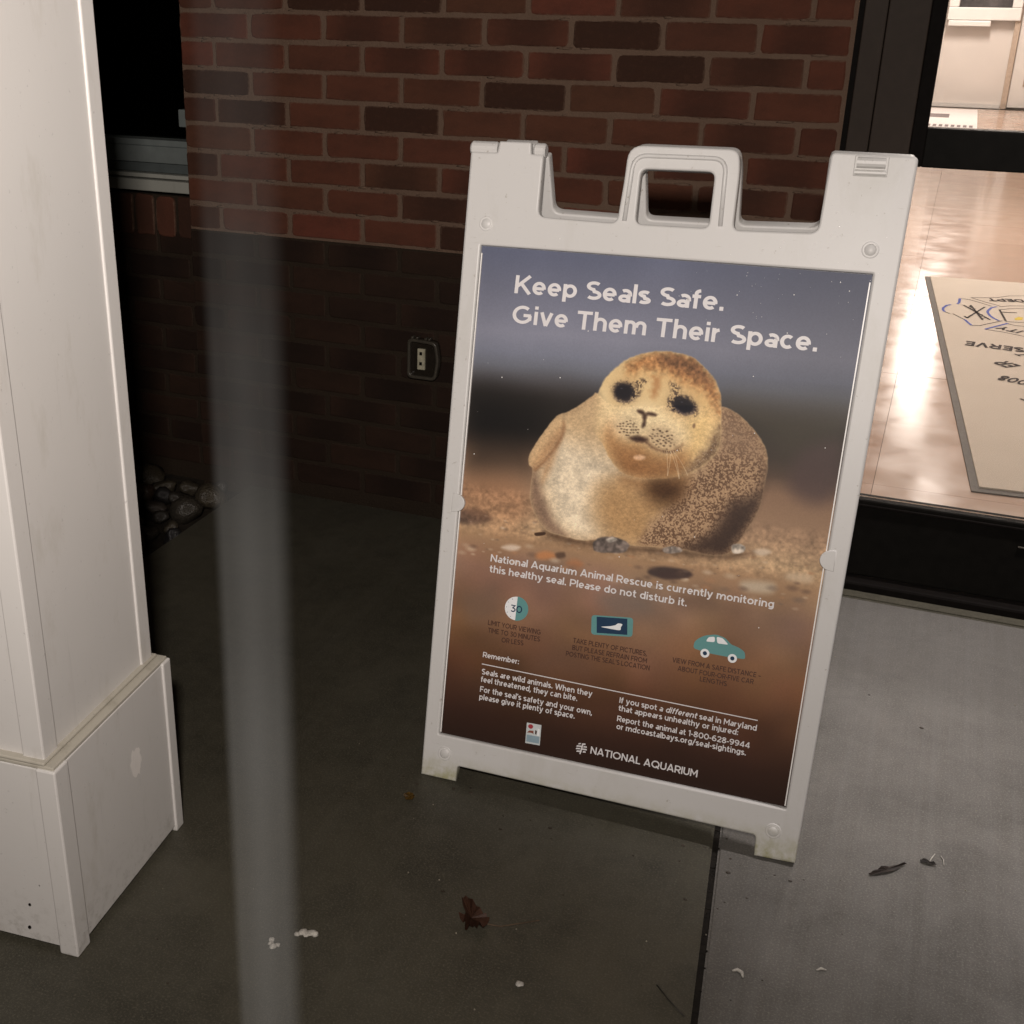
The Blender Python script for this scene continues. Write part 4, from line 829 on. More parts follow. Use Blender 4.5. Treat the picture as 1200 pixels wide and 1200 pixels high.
# dimples and clips
for a, b in DIMP:
    bm = bmesh.new()
    prof = [(.0, -.0022), (.006, -.0020), (.0085, -.0004), (.0098, .0012), (.0112, -.0012), (.0128, .0006)]
    rings = []
    for r_, y_ in prof[1:]: rings.append([bm.verts.new((a+r_*math.cos(t*math.pi/10), y_-.0006, b+r_*math.sin(t*math.pi/10))) for t in range(20)])
    bm.faces.new(rings[0])
    for i in range(len(rings)-1):
        for t in range(20): bm.faces.new((rings[i][t], rings[i][(t+1) % 20], rings[i+1][(t+1) % 20], rings[i+1][t]))
    from_bm('moulded_button', bm, M_sign, sign, True)
for (a, b), s in zip(CLIP, (1, -1)):
    a0 = a-.012*s
    pts = [(a0+s*math.cos(t)*.019, b+math.sin(t)*.0165) for t in [(-math.pi/2+math.pi*i/12) for i in range(13)]]+[(a0-s*.004, b+.0165), (a0-s*.004, b-.0165)]
    if s < 0: pts = pts[::-1]
    plate('poster_clip', pts, [], .0075, -.0012, M_sign, sign, .0012)

# ---------------------------------------------------------------- the poster print, painted here
AX0, AX1, AZ0, AZ1 = -.002, .631, .077, .936
IW, IH = 860, 1166
gx = AX0+(np.arange(IW)+.5)/IW*(AX1-AX0); gz = AZ0+(np.arange(IH)+.5)/IH*(AZ1-AZ0)
GX, GZ = np.meshgrid(gx, gz)
rs = np.random.RandomState(4)
def vnoise(cx, cy, seed=0):
    r_ = np.random.RandomState(seed); g_ = r_.rand(cy+3, cx+3)
    x = np.linspace(0, cx, IW, endpoint=False); y = np.linspace(0, cy, IH, endpoint=False)
    xi = x.astype(int); yi = y.astype(int); fx = x-xi; fy = y-yi; fx = fx*fx*(3-2*fx); fy = fy*fy*(3-2*fy)
    a = g_[np.ix_(yi, xi)]; b = g_[np.ix_(yi, xi+1)]; c = g_[np.ix_(yi+1, xi)]; d = g_[np.ix_(yi+1, xi+1)]
    return (a*(1-fx)+b*fx)*(1-fy[:, None])+(c*(1-fx)+d*fx)*fy[:, None]
def fbm(cx, cy, o=4, seed=0):
    s = 0; w_ = 0
    for i in range(o): s = s+vnoise(cx*2**i, cy*2**i, seed+i)*.5**i; w_ += .5**i
    return s/w_
def smoothpoly(P, n=5):
    P = np.array(P); N_ = len(P); out = []
    for i in range(N_):
        p0, p1, p2, p3 = P[i-1], P[i], P[(i+1) % N_], P[(i+2) % N_]
        for k in range(n):
            t = k/n; out.append(.5*((2*p1)+(-p0+p2)*t+(2*p0-5*p1+4*p2-p3)*t*t+(-p0+3*p1-3*p2+p3)*t**3))
    return np.array(out)
def mask(P, soft, smooth=True, rag=0, seed=1):
    """0..1 coverage of a closed outline; soft and rag in metres"""
    Q = smoothpoly(P) if smooth else np.array(P); Mx = np.zeros((IH, IW))
    pad = soft+rag+.002
    ix0 = max(0, int((Q[:, 0].min()-pad-AX0)/(AX1-AX0)*IW)); ix1 = min(IW, int((Q[:, 0].max()+pad-AX0)/(AX1-AX0)*IW)+1)
    iz0 = max(0, int((Q[:, 1].min()-pad-AZ0)/(AZ1-AZ0)*IH)); iz1 = min(IH, int((Q[:, 1].max()+pad-AZ0)/(AZ1-AZ0)*IH)+1)
    if ix1 <= ix0 or iz1 <= iz0: return Mx
    x = GX[iz0:iz1, ix0:ix1].astype(np.float32); z = GZ[iz0:iz1, ix0:ix1].astype(np.float32)
    ins_ = np.zeros(x.shape, bool); D = np.full(x.shape, 1e9, np.float32)
    for i in range(len(Q)):
        x0_, z0_ = Q[i-1]; x1_, z1_ = Q[i]
        dx, dz = x1_-x0_, z1_-z0_; L2 = dx*dx+dz*dz+1e-12
        t = np.clip(((x-x0_)*dx+(z-z0_)*dz)/L2, 0, 1)
        D = np.minimum(D, (x-x0_-t*dx)**2+(z-z0_-t*dz)**2)
        if z0_ != z1_: ins_ ^= ((z0_ > z) != (z1_ > z)) & (x < dx*(z-z0_)/dz+x0_)
    sd = np.where(ins_, np.sqrt(D), -np.sqrt(D))
    if rag: sd = sd+(fbm(110, 150, 2, seed)[iz0:iz1, ix0:ix1]-.5)*2*rag
    s = np.clip(sd/soft*.5+.5, 0, 1); Mx[iz0:iz1, ix0:ix1] = s*s*(3-2*s); return Mx
IMG = np.zeros((IH, IW, 3))
C255 = lambda c: np.array(c)/255.
def lay(c, a): 
    global IMG
    IMG = IMG*(1-a[..., None])+(C255(c) if isinstance(c, tuple) else c)*a[..., None]
bz = {v: b for v, b in BY}
stops = [(1.0, (88, 88, 99)), (bz[300]-.01, (92, 91, 102)), (bz[300]-.06, (102, 99, 107)), (bz[400], (121, 116, 121)), (bz[440]+.02, (109, 106, 111)), (bz[440]-.002, (96, 93, 95)), (bz[455]+.002, (80, 75, 74)), (bz[470], (58, 51, 47)), (bz[470]-.014, (46, 39, 34)),
         (bz[490], (44, 37, 31)), (bz[540], (62, 48, 38)), (bz[560], (122, 92, 69)), (bz[600], (148, 116, 87)), (bz[640], (166, 132, 96)), (bz[660], (140, 106, 75)),
         (bz[700], (114, 84, 63)), (bz[760], (104, 72, 50)), (bz[820], (74, 46, 29)), (bz[880], (42, 25, 17)), (bz[930], (28, 17, 12)), (0., (28, 17, 12))][::-1]
zz = GZ+(fbm(4, 3, 2, 9)-.5)*.016
for ch in range(3): IMG[..., ch] = np.interp(zz, [s[0] for s in stops], [s[1][ch]/255 for s in stops])
sky = np.clip((GZ-bz[455])/.03, 0, 1)
IMG *= (1-sky*.14*np.clip((GX-.28)/.3, 0, 1)-sky*.10*np.clip((.1-GX)/.2, 0, 1))[..., None]
IMG *= (1+(fbm(6, 8, 3, 30)-.5)*.10*sky)[..., None]
AR = ART
lay((18, 15, 13), mask(AR['bandL'], .045)); lay((24, 20, 17), mask([(.10, .66), (.25, .69), (.27, .60), (.12, .60)], .04)*.6)
lay((70, 60, 44), mask(AR['bandR'], .040)*.55)
lay((120, 88, 64), mask([(-.05, bz[545] if 545 in bz else .598), (.75, .60), (.75, .50), (-.05, .49)], .030)*.4)
lay((72, 54, 48), mask(AR['rockbgR'], .020)*.8)
lay((66, 50, 42), mask(AR['rockbgL'], .006)*.85)
lay((140, 94, 62), mask(AR['rockbgL2'], .03)*.5)
sand = np.clip((bz[600]+.012-GZ)/.02, 0, 1)*np.clip((GZ-(bz[660]-.004))/.02, 0, 1)
n1 = fbm(120, 160, 3, 60); n2 = fbm(34, 90, 3, 61)
IMG = np.clip(IMG*(1+sand[..., None]*((n1-.5)*.4+(n2-.5)*.35)[..., None]), 0, 1)
lowb = np.clip((bz[660]-GZ)/.03, 0, 1)*np.clip((GZ-.10)/.08, 0, 1)
bn = fbm(9, 14, 2, 77)
IMG = IMG*(1+lowb*(bn-.5)*.30)[..., None]; IMG[..., 0] *= 1+lowb*(fbm(7, 9, 2, 80)-.5)*.12; IMG[..., 2] *= 1-lowb*(fbm(7, 9, 2, 81)-.5)*.2
for k, c, s, a in (('orange1', (168, 104, 60), .005, .7), ('orange2', (150, 92, 56), .006, .6), ('white1', (190, 165, 140), .004, .8), ('white2', (186, 160, 132), .004, .8),
                   ('twig1', (50, 32, 22), .001, .9), ('dkspot', (70, 50, 38), .003, .8), ('rock4', (52, 40, 36), .004, .9),
                   ('bl1', (60, 44, 38), .004, .8), ('bl2', (168, 148, 122), .008, .75), ('bl3', (86, 64, 50), .018, .6), ('bl4', (176, 150, 120), .006, .6),
                   ('bl5', (92, 70, 55), .02, .6), ('bl6', (96, 82, 70), .02, .6), ('bl7', (86, 60, 46), .03, .5)):
    lay(c, mask(AR[k], s)*a)
for i in range(150):                           # pebbles and shell bits in the sand strip
    a = rs.uniform(.02, .6); b = rs.uniform(bz[700]+.015, bz[640]+.012); s_ = rs.uniform(.001, .0035)*(1.6 if b < bz[660] else .8)
    el = np.clip(1.3-np.sqrt(((GX-a)/(s_*2))**2+((GZ-b)/s_)**2), 0, 1)
    lay([(86, 64, 50), (176, 148, 118), (150, 104, 70), (100, 80, 64), (184, 158, 130)][rs.randint(5)], np.clip(el*.9, 0, 1)*rs.uniform(.2, .65))
lay((48, 30, 20), mask(AR['underst'], .012)*.75)
body = mask(AR['body'], .0018, rag=.0006)
lay((178, 144, 102), body)
def on(k, c, s, a, rag=0, m_=None, seed=1): lay(c, mask(AR[k], s, rag=rag, seed=seed)*a*(body if m_ is None else m_))
on('chestlight', (196, 172, 138), .034, .9); on('leftgrey', (116, 88, 66), .012, .85)
on('midtan', (156, 116, 72), .030, .8)
mott = np.clip((fbm(40, 56, 3, 71)-.5)*3, -.5, .5); cl_ = mask(AR['chestlight'], .03)*body
IMG = np.clip(IMG*(1+(cl_*mott*.11)[..., None]), 0, 1)
on('flipshade', (156, 112, 72), .010, .7); on('flipper', (190, 152, 106), .006, .85)
fl = mask(AR['flipper'], .004); lay((120, 80, 48), np.clip(mask([(a+.005, b-.004) for a, b in AR['flipper']], .005)-fl, 0, 1)*.7*body)
lay((140, 98, 62), mask([(a+.007, b-.016) for a, b in AR['flipper']], .012)*fl*.55)
rb = mask(AR['rightbody'], .012, rag=.003)
lay((142, 110, 80), rb*body)
g1 = vnoise(400, 543, 5); g2 = vnoise(270, 366, 6); g3 = fbm(50, 68, 3, 7)
gg = np.clip((g1*.5+g2*.5-.5)*5+.5+(g3-.5)*1.2, 0, 1)
gm = rb*body*(1-.72*mask(AR['flanksmooth'], .03))
lay((88, 62, 41), gm*(1-gg)*.72); lay((172, 135, 95), gm*gg*.62)
on('flankdark', (74, 54, 39), .018, .93, .005)
lay((52, 38, 28), mask([(a+.004, b-.012) for a, b in AR['flankdark']], .03)*mask(AR['flankdark'], .01)*.5)
on('nsh2', (120, 80, 44), .02, .7); on('nsh', (70, 45, 24), .022, .9)
rim = np.clip(body-mask([(a, b) for a, b in AR['body']], .016), 0, 1); lay((110, 78, 52), rim*.35)
head = mask(AR['head'], .002, rag=.0008)
xa = AR['head'][0][0]; merge = np.clip((GX-xa+.004)/.040, 0, 1); merge = merge*merge*(3-2*merge)
headb = mask(AR['head'], .016); zb_ = np.clip((GZ-.585)/.03, 0, 1)
head = (head*zb_+headb*head*(1-zb_))
head = head*(1-np.clip(mask(AR['body'], .012), 0, 1)*(1-merge))
lay((204, 168, 116), head)
H = dict(m_=head)
on('cheekl', (212, 180, 130), .018, .8, **H); on('cheekr', (206, 166, 106), .020, .8, **H)
lay((190, 140, 86), mask([(a, b-.012) for a, b in AR['crown']], .022, rag=.004)*.75*head); on('crown', (150, 98, 56), .012, .85, .006, **H); on('crowndark', (104, 68, 43), .012, .8, .005, **H)
crn = mask(AR['crown'], .02)*head; IMG = np.clip(IMG*(1+(crn*(fbm(140, 190, 2, 66)-.5)*.8)[..., None]), 0, 1)
on('brow', (158, 104, 60), .007, .7, .003, **H)
on('muzglow', (214, 184, 136), .018, .8, **H)
on('speckl', (176, 124, 80), .024, .5, **H)
on('chin', (146, 102, 60), .026, .85, **H)
lay((118, 76, 42), mask([(a, b-.022) for a, b in AR['chin']], .03)*mask(AR['chin'], .02)*.6*head)
on('rightedge', (96, 70, 48), .012, .85, .006, **H)
sands = np.clip((vnoise(430, 583, 44)-.55)*5, 0, 1)*mask(AR['rightedge'], .01)*head; lay((176, 146, 110), sands*.6)
on('chinspot', (206, 160, 118), .003, .85, **H)
on('muzl', (190, 160, 118), .012, .7, **H); on('muzr', (180, 148, 108), .012, .75, **H)
def wline(x0, z0, x1, z1, wd, c, a, bow=0):     # one fine hair or dot row
    n = int(max(abs(x1-x0)/(AX1-AX0)*IW, abs(z1-z0)/(AZ1-AZ0)*IH)*1.5)+2
    for t in np.linspace(0, 1, n):
        xx = x0+(x1-x0)*t+bow*t*(1-t); zz_ = z0+(z1-z0)*t
        u0, v0 = (xx-AX0)/(AX1-AX0)*IW-.5, (zz_-AZ0)/(AZ1-AZ0)*IH-.5
        for du in (0, 1):
            for dv in (0, 1):
                uu, vv = int(u0)+du, int(v0)+dv; k_ = a*(1-abs(u0-uu))*(1-abs(v0-vv))
                IMG[vv, uu] = IMG[vv, uu]*(1-k_)+C255(c)*k_
for k, rot, rows_, cols_ in (('muzl', .10, 6, 8), ('muzr', -.48, 6, 10)):       # rows of dark whisker roots
    q = np.array(AR[k]); c0 = q.mean(0); hx, hz = (q[:, 0].max()-q[:, 0].min())*.40, (q[:, 1].max()-q[:, 1].min())*.34
    for j in range(rows_):
        for i in range(cols_):
            u_ = (i/(cols_-1)-.5)*2+rs.normal(0, .08); v_ = (j/(rows_-1)-.5)*2+rs.normal(0, .06)
            if u_*u_+v_*v_ > 1.15: continue
            a = c0[0]+hx*u_*math.cos(rot)-hz*v_*math.sin(rot)*1.0; b = c0[1]+hx*u_*math.sin(rot)+hz*v_*math.cos(rot)
            lay((64, 44, 30), np.clip(1.5-np.hypot((GX-a)/1.5, GZ-b)/.0012, 0, 1)*rs.uniform(.4, .75)*head)
on('mouth', (88, 60, 40), .0040, .6, .0012, **H); on('mouthc', (52, 33, 24), .005, .9, .0010, **H)
for k in ('nosel', 'noser', 'nosec'): on(k, (60, 40, 29), .0032, .88, .0008, **H)
hairs = fbm(260, 352, 2, 19)
for k, kc, kr in (('eyel', 'eyelc', 'eyelr'), ('eyer', 'eyerc2', 'eyerr')):
    lay((140, 104, 70), mask(AR[k], .016)*.55*head)
    em = mask(AR[k], .006, rag=.005, seed=3); lay((48, 37, 33), em*np.clip(1.15-np.clip(hairs-.42, 0, 1)*5*(1-mask(AR[kc], .006)), 0, 1)*.95*head)
    on(kc, (26, 21, 23), .0065, .95, **H); on(kr, (112, 92, 78), .0025, .55, **H)
    q = np.array(AR[kc]).mean(0)
    lay((105, 103, 108), np.clip(1.4-np.hypot((GX-q[0]+.004)/.0022, (GZ-q[1]-.005)/.0011), 0, 1)*.35)
for k in ('eyelb', 'eyerb', 'tearl'): lay((62, 46, 36), mask(AR[k], .004, rag=.003)*np.clip(1.2-np.clip(hairs-.4, 0, 1)*5, 0, 1)*.8*head)
on('eyerc', (96, 70, 50), .002, .7, **H)
fur = fbm(150, 300, 3, 90); fur2 = fbm(28, 40, 3, 95); fur3 = vnoise(430, 583, 96)
IMG = np.clip(IMG*(1+(body*((fur-.5)*.20+(fur2-.5)*.12+(fur3-.5)*.10)*(1-gm*.6))[..., None]), 0, 1)
hd_edge = np.clip(head-mask(AR['head'], .018), 0, 1)*np.clip((GX-xa-.03)/.03, 0, 1); IMG = IMG*(1-hd_edge*.12)[..., None]
Wk = ART['whisk']
for (x0_, z0_), (x1_, z1_), bw in ((Wk[0], Wk[3], .002), (Wk[1], Wk[3], .004), (Wk[1], Wk[4], .005), (Wk[2], Wk[4], .006), (Wk[2], Wk[5], .008)): wline(x0_, z0_, x1_, z1_, 1, (224, 196, 156), .4, bw)
for i in range(9):
    a0_ = Wk[0][0]-.006+i*.0035; b0_ = Wk[0][1]+.001+max(0, i-3)*.0012; wline(a0_, b0_, a0_+.002, b0_-.004, 1, (50, 32, 24), .5)
mean_ = np.array((150, 118, 82))/255.; bm_ = (body*.10)[..., None]; IMG = np.clip(IMG+(IMG-mean_)*bm_-body[..., None]*np.array((.014, .014, .006)), 0, 1)
for k, c in (('rock1', (92, 78, 68)), ('rock1b', (150, 134, 116)), ('rock2', (120, 104, 90)), ('rock3', (168, 150, 130))):
    mk = mask(AR[k], .0018, rag=.0008)
    lay(c, mk*.95)
    IMG = IMG*(1+mk*(fbm(90, 120, 2, 33)-.5)*.9)[..., None]
IMG = np.clip(IMG*(1+(vnoise(430, 583, 99)-.5)*.05)[..., None], 0, 1)
# the print's own ink colours: what the photo shows divided by the lamp light that falls on it
lin = np.where(IMG <= .04045, IMG/12.92, ((IMG+.055)/1.055)**2.4)
tz = np.clip((GZ-.08)/.85, 0, 1)[..., None]; PK = np.array((.50, .44, .375))*(1-tz)+np.array((.90, .79, .68))*tz
lin = np.clip(lin/PK, 0, 1)
srgb = np.where(lin <= .0031308, lin*12.92, 1.055*lin**(1/2.4)-.055)
im = bpy.data.images.new('poster_print', IW, IH); px = np.ones((IH, IW, 4), np.float32); px[..., :3] = srgb
im.pixels.foreach_set(px.ravel()); im.update(); im.pack()
def ink(display, k=(.62, .54, .43)):
    o_ = []
    for c, kk in zip(display, k):
        c /= 255; l_ = c/12.92 if c <= .04045 else ((c+.055)/1.055)**2.4
        o_.append(min(.9, l_/kk))
    return tuple(o_)
m = N('poster_print', .45, .15); ti_ = m.n('TexImage'); ti_.image = im; ti_.extension = 'EXTEND'; uvn = m.n('UVMap'); m.l(uvn.outputs[0], ti_.inputs[0])
m.col(ti_.outputs[0]); m.bump(m.noise(3.5, 3), .10, .004)
M_print = m.m
bm = bmesh.new(); pw = ins(.9985); uvl = bm.loops.layers.uv.new('UVMap')
f1 = [bm.verts.new((a, .0085, b)) for a, b in pw]; f2 = [bm.verts.new((a, .0105, b)) for a, b in pw]
bm.faces.new(f1); bm.faces.new(f2[::-1])
for i in range(4): bm.faces.new((f1[i], f2[i], f2[(i+1) % 4], f1[(i+1) % 4]))
for f_ in bm.faces:
    for l_ in f_.loops: l_[uvl].uv = ((l_.vert.co.x-AX0)/(AX1-AX0), (l_.vert.co.z-AZ0)/(AZ1-AZ0))
poster = from_bm('poster', bm, M_print, sign)
PY = .0085
M_white = plain('white_poster_ink', (.70, .68, .69), .4, .3, .03, 20, 0)
M_darkink = plain('dark_brown_poster_ink', ink((56, 34, 24)), .4, .3, .05, 20, 0)
M_teal = plain('teal_poster_ink', (.117, .29, .287), .4, .3, .03, 20, 0)
M_navy = plain('navy_poster_ink', ink((22, 40, 54)), .4, .3, .05, 20, 0)
def fit_text(txt, a0, b0, a1, b1, capm, m, w, layer=.0005, name='lettering', slant=None):
    L_ = math.hypot(a1-a0, b1-b0); ang = math.atan2(b1-b0, a1-a0)
    def place(s_, t_, k): return (a0+s_*L_*math.cos(ang)-t_*capm*math.sin(ang), PY-layer-k*.00003, b0+s_*L_*math.sin(ang)+t_*capm*math.cos(ang))
    me, _ = stroke_mesh(name, txt, w, place, slant=slant)
    return link(name, me, m, poster)
for t, a0, b0, a1, b1, h, c, bd in TXT:
    sl = (t.index('different'), t.index('different')+9) if 'different' in t else None
    fit_text(t, a0, b0, a1, b1, h*1.06, M_white if c == 'w' else M_darkink, .172 if h > .02 else (.165 if bd else .165), slant=sl)
def pl(name, pts, m, layer, smooth=False):
    if smooth: pts = [tuple(q) for q in smoothpoly(pts, 4)]
    bm = bmesh.new(); bm.faces.new([bm.verts.new((a, PY-layer, b)) for a, b in pts]); bmesh.ops.triangulate(bm, faces=bm.faces)
    for f_ in bm.faces:
        if f_.normal.y > 0: f_.normal_flip()
    me = bpy.data.meshes.new(name); bm.to_mesh(me); bm.free(); return link(name, me, m, poster)
def disc(cx_, cz_, r_, a0=0, a1=2*math.pi, n=28): return [(cx_+r_*math.cos(a0+(a1-a0)*i/n), cz_+r_*math.sin(a0+(a1-a0)*i/n)) for i in range(n+(a1-a0 < 6.2))]
(ra, rb_), (rc, rd) = RULE
pl('rule_line', [(ra, rb_-.0008), (rc, rd-.0008), (rc, rd+.0008), (ra, rb_+.0008)], M_white, .0004)
ca, cb_ = C30[0]; cr_ = .0205
M_whitebr = plain('bright_icon_ink', (.80, .82, .84), .4, .3, .03, 20, 0)
pl('clock_icon', disc(ca, cb_, cr_, math.pi/2, 3*math.pi/2), M_whitebr, .0004)
pl('clock_icon', disc(ca, cb_, cr_*1.03, -math.pi/2, math.pi/2), M_teal, .0004)
for i in range(1, 6): pl('clock_tick', disc(ca-.86*cr_*math.sin(i*math.pi/6), cb_+.86*cr_*math.cos(i*math.pi/6), .0007, n=8), M_navy, .0006)
fit_text('30', ca-.0105, cb_-.0068, ca+.0105, cb_-.0068, .0125, M_navy, .16, .0008)
pl('phone_icon', fillet(PHONE, .006), M_teal, .0004); pl('phone_screen', SCRN, M_navy, .0006); pl('small_seal', MINI, M_whitebr, .0008, True)
pl('car_icon', fillet(CAR, .004, 3), M_teal, .0004); pl('car_window', fillet(CARW1, .003, 3), M_whitebr, .0006); pl('car_window', fillet(CARW2, .003, 3), M_whitebr, .0006)
for a, b in WHEEL[:2]:
    pl('car_wheel', disc(a, b, .0072), M_whitebr, .0006); pl('car_hub', disc(a, b, .0034), M_navy, .0008)
la, lb = LOGO[0]; lr = .0098
for i, b in enumerate((.78, .34, -.12, -.56)):   # globe of swirling bars
    h_ = .13*lr; ww = math.sqrt(max(0, 1-b*b))*lr; zc = lb+b*lr
    g0 = la-.15*lr+(i % 2)*.3*lr
    pl('logo_mark', [(la-ww, zc-h_), (g0-.12*lr, zc-h_+.1*lr), (g0, zc+h_+.1*lr), (la-ww*.9, zc+h_)], M_white, .0004)
    pl('logo_mark', [(g0+.1*lr, zc-h_+.1*lr), (la+ww, zc-h_+.16*lr), (la+ww*.92, zc+h_+.16*lr), (g0+.24*lr, zc+h_+.1*lr)], M_white, .0004)
pl('logo_mark', [(la-.25*lr, lb-.95*lr), (la-.02*lr, lb-.98*lr), (la+.30*lr, lb+.96*lr), (la+.06*lr, lb+.98*lr)], M_white, .0005)
# small agency emblem
E0, E1, E2, E3 = [Vector(q) for q in EMB]
def ee(s_, t_): return tuple(E3.lerp(E2, s_).lerp(E0.lerp(E1, s_), t_))
pl('emblem_panel', [ee(0, 0), ee(1, 0), ee(1, 1), ee(0, 1)], plain('pale_emblem_ink', ink((158, 154, 140)), .4, .3), .0004)
pl('emblem_lower', [ee(.06, .08), ee(.94, .08), ee(.94, .42), ee(.06, .42)], plain('grey_teal_emblem_ink', ink((112, 122, 118)), .4, .3), .0006)
pl('emblem_red', [ee(.28+.18*math.cos(t*.5), .84+.11*math.sin(t*.5)) for t in range(12)], plain('red_emblem_ink', ink((128, 44, 44)), .4, .3), .0006)
pl('emblem_brown', [ee(.05, .52), ee(.22, .64), ee(.5, .66), ee(.52, .5), ee(.36, .54), ee(.2, .53)], plain('rust_emblem_ink', ink((104, 58, 42)), .4, .3), .0006)
pl('emblem_dark', [ee(.62, .5), ee(.72, .5), ee(.74, .68), ee(.6, .7)], M_darkink, .0006)
pl('emblem_white', [ee(.76, .45), ee(.92, .45), ee(.92, .78), ee(.78, .8)], M_whitebr, .0006)
# rain drops on the upper right of the sign
M_drop = N('water_drop', .15, 1.0); M_drop.col((.95, .94, .92))  # opaque near-white colour stands in for the glints on the drops
bm = bmesh.new(); rnd = random.Random(21)
for i in range(110):
    if rnd.random() < .75: a, b = rnd.gauss(.52, .09), rnd.gauss(.93, .06)
    else: a, b = rnd.uniform(.02, .6), rnd.uniform(.35, 1.0)
    if not (0.01 < a < .64 and .1 < b < 1.06) or (b > .975 and not a > .555): continue
    inside = (POST[0][0]+.004 < a < .612+(b-.08)*.017) and b < .925
    y = PY if inside else .0
    if not inside and b < .935 and a < .63: continue
    r_ = rnd.choice((.0003, .0004, .0005, .0006, .0011)); g_ = bmesh.ops.create_icosphere(bm, subdivisions=1, radius=r_)
    bmesh.ops.scale(bm, vec=(1, .55, 1.1), verts=g_['verts']); bmesh.ops.translate(bm, vec=(a, y-.0002, b), verts=g_['verts'])
o = from_bm('water_drops', bm, M_drop.m, sign, True); o['kind'] = 'stuff'

# ---------------------------------------------------------------- faint reflection left of the sign, painted as haze on an added strip
def reflection_haze():
    m = bpy.data.materials.new('painted_reflection_haze'); m.use_nodes = True; t = m.node_tree; t.nodes.clear()
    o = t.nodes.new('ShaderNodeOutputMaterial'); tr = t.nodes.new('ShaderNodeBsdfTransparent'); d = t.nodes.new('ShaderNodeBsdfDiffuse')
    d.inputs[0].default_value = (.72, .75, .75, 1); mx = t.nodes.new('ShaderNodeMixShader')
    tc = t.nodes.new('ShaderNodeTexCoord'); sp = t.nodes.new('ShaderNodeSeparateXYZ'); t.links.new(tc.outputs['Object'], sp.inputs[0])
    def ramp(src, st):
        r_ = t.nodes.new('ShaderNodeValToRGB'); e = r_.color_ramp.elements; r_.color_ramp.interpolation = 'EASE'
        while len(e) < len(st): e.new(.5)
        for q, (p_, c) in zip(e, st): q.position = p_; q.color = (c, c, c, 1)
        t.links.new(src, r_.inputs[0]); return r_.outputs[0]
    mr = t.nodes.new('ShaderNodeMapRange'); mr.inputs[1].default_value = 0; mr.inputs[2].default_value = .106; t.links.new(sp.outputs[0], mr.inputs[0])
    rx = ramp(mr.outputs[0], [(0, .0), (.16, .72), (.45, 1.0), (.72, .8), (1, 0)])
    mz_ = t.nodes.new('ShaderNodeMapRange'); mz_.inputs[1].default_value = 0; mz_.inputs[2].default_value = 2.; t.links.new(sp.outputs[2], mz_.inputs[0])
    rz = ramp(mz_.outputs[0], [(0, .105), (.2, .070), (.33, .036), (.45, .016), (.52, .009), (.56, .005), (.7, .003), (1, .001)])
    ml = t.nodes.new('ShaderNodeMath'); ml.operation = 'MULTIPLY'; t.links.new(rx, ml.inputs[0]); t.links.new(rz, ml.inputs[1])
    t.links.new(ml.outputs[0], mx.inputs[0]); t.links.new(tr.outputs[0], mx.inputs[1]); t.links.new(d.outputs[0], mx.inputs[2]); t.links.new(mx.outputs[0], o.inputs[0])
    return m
gp = box('reflection_strip', 0, .106, -.001, .001, 0, 2.0, reflection_haze()); gp.location = (1.0315, -1.75, 0)
tag(gp, 'faint painted reflection on an upright strip between the white column and the sign', 'reflection')

# ---------------------------------------------------------------- litter on the pavement
def leafmat(n, c): return plain(n, c, .55, .35, .35, 90, .3)
def leaf(name, pts, loc, rz, m, label, curl=.006, stem=None):
    e = empty(name, loc, rz); tag(e, label, 'leaf'); e.scale = (1.3,)*3 if 'rust' in label else (1.1,)*3 if 'yellow' in label else (.85,)*3
    bm = bmesh.new(); Q = smoothpoly(pts, 3); c = bm.verts.new((Q[:, 0].mean(), Q[:, 1].mean(), .003))
    rnd = random.Random(len(label)); hi = [bm.verts.new((x, y, .002+abs(rnd.gauss(0, 1))*curl)) for x, y in Q]
    for i in range(len(hi)): bm.faces.new((hi[i-1], hi[i], c))
    g_ = bmesh.ops.solidify(bm, geom=bm.faces[:], thickness=.0005)
    from_bm('blade', bm, m, e)
    if stem:
        bm = bmesh.new(); tube(bm, stem, .0008, 6); from_bm('stem', bm, leafmat('dry_stem', (.075, .05, .03)), e)
    return e
RL = leafmat('rust_red_leaf', (.080, .036, .022))
leaf('fallen_leaf', [(-.030, .030), (-.012, .018), (.004, .006), (.012, -.006), (.006, -.022), (-.004, -.018), (-.010, -.026), (-.014, -.014), (-.024, -.010), (-.020, .004), (-.030, .016)],
     (1.262, -1.425, 0), 0, RL, 'rust red folded leaf with a long stem on the dark slab', .006, [(.010, -.004, .003), (.025, -.004, .005), (.045, .012, .004), (.062, .026, .003)])
leaf('fallen_leaf', [(-.008, .004), (0, .010), (.008, .004), (.007, -.007), (0, -.009), (-.006, -.006)], (1.043, -1.184, 0), .4, leafmat('yellow_brown_leaf', (.12, .065, .012)), 'small yellow-brown leaf below the left foot of the sign', .002)
leaf('fallen_leaf', [(-.030, -.030), (-.012, -.020), (.010, -.002), (.026, .022), (.034, .034), (.012, .018), (-.010, 0), (-.024, -.018)], (1.814, -1.052, 0), 0, leafmat('dark_brown_leaf', (.05, .038, .032)), 'long curled dark brown leaf on the light slab right of the sign', .003)
leaf('fallen_leaf', [(-.014, .002), (-.004, .008), (.010, .004), (.016, -.002), (.004, -.005), (-.010, -.004)], (1.874, -1.006, 0), 0, leafmat('dark_bit', (.025, .02, .016)), 'short dark leaf scrap beside the long curled leaf', .003)
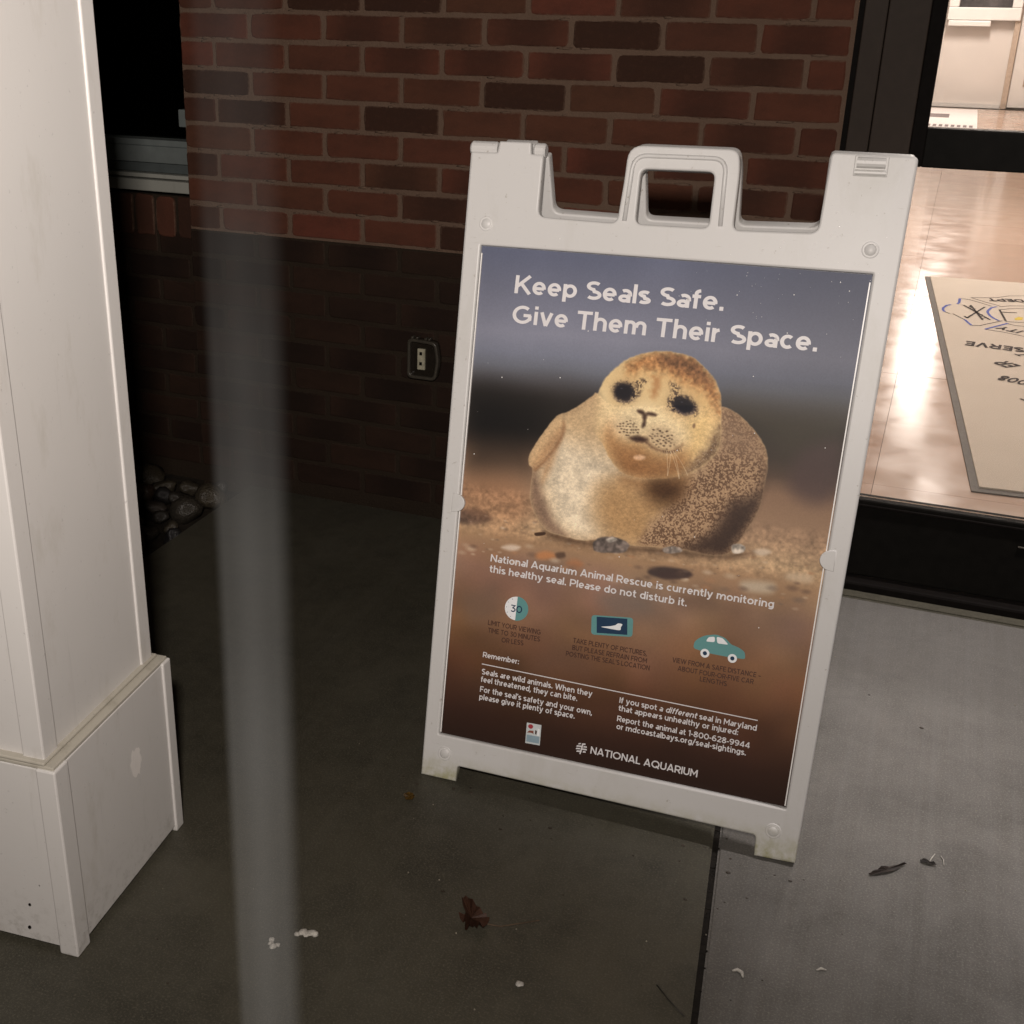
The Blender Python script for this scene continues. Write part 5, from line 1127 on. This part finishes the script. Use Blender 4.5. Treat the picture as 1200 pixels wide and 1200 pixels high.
def fluff(pts, r_, loc, label, name='white_fluff', cat='debris', group=None, c=(.55, .52, .48), seed=0):
    bm = bmesh.new(); rnd = random.Random(seed)
    for x, y in pts:
        x *= 1.3; y *= 1.5; g_ = bmesh.ops.create_icosphere(bm, subdivisions=2, radius=1)
        for v in g_['verts']: v.co *= rnd.uniform(.75, 1.2)
        s = r_*1.45*rnd.uniform(.7, 1.15); bmesh.ops.scale(bm, vec=(s, s, s*.5), verts=g_['verts']); bmesh.ops.translate(bm, vec=(x, y, s*.4), verts=g_['verts'])
    o = from_bm(name, bm, M_fluff, None, True); o.location = loc; tag(o, label, cat, group); return o
M_fluff = plain('white_debris', (.42, .40, .36), .8, .2, .3, 300, .5)
fluff([(-.008, -.004), (-.003, 0), (.002, -.002), (.006, .002), (.010, .003)], .0042, (1.034, -1.556, 0), 'larger white fluff of the pair at the foot of the painted reflection strip', seed=1)
fluff([(-.006, .003), (-.004, -.002), (.001, -.005), (.004, -.001)], .0038, (1.003, -1.592, 0), 'smaller white fluff of the pair, nearer the white column', seed=2)
bm = bmesh.new(); tube(bm, [(-.008, .002, .002), (-.002, .006, .003), (.005, .003, .003), (.008, -.005, .002)], [.0012, .0026, .0026, .0012], 8)
o = from_bm('white_curl', bm, M_fluff, None, True); o.location = (1.634, -1.379, 0); tag(o, 'thin white crescent scrap just right of the slab joint', 'debris')
bm = bmesh.new(); tube(bm, [(-.006, -.004, .001), (0, .001, .002), (.007, .002, .001)], [.0008, .0022, .001], 8)
o = from_bm('white_scrap', bm, M_fluff, None, True); o.location = (1.742, -1.322, 0); tag(o, 'tiny white scrap on the lighter slab at the bottom right', 'debris')
o = fluff([(0, 0)], .0042, (1.356, -1.525, 0), 'round white pebble below the rust red leaf', 'white_pebble', 'pebble', seed=4)
bm = bmesh.new()
tube(bm, [(-.004, -.012, .001), (-.001, 0, .002), (.004, .016, .001)], .0009, 6); tube(bm, [(.018, -.008, .001), (.017, .004, .002), (.013, .014, .001)], .0008, 6)
o = from_bm('plant_fibre', bm, M_fluff, None, True); o.location = (1.880, -.992, 0); tag(o, 'pale plant fibres beside the short dark leaf scrap', 'debris')
bm = bmesh.new(); tube(bm, [(1.533, -1.447, .001), (1.553, -1.468, .002), (1.580, -1.49, .001)], .0011, 6)
o = from_bm('twig', bm, leafmat('dark_twig', (.03, .025, .02)), None, True); tag(o, 'thin dark twig touching the slab joint at the bottom', 'twig')
bm = bmesh.new(); rnd = random.Random(8)
for i in range(130):
    x, y = rnd.uniform(.75, 2.4), rnd.uniform(-1.9, -.1)
    s = rnd.choice((.0005, .0007, .0009, .0014)); g_ = bmesh.ops.create_icosphere(bm, subdivisions=1, radius=s); bmesh.ops.translate(bm, vec=(x, y, s*.5), verts=g_['verts'])
o = from_bm('grit', bm, plain('pale_grit', (.20, .18, .14), .7, .4, .6, 20, 0)); tag(o, 'pale specks of grit scattered on the pavement', 'grit', kind='stuff')

bm = bmesh.new(); rnd = random.Random(33)
for i in range(90):                            # crumbs of leaf and dirt, thicker along the joint and under the sign
    k = rnd.random()
    if k < .3: y = rnd.uniform(-1.7, -.9); x = JT(y)+rnd.gauss(0, .05)
    elif k < .55: x, y = rnd.uniform(1.0, 1.75), rnd.gauss(-1.14, .03)
    else: x, y = rnd.uniform(.8, 2.3), rnd.uniform(-1.8, -.2)
    s_ = rnd.choice((.0008, .0012, .0016, .0026)); g_ = bmesh.ops.create_icosphere(bm, subdivisions=1, radius=s_)
    for v in g_['verts']: v.co = Vector((v.co.x*rnd.uniform(.8, 2.0), v.co.y*rnd.uniform(.6, 1.6), v.co.z*.4))
    bmesh.ops.translate(bm, vec=(x, y, s_*.3), verts=g_['verts'])
o = from_bm('leaf_crumbs', bm, leafmat('brown_crumb', (.034, .026, .018))); tag(o, 'dark crumbs of leaf and dirt scattered on the pavement', 'litter', kind='stuff')
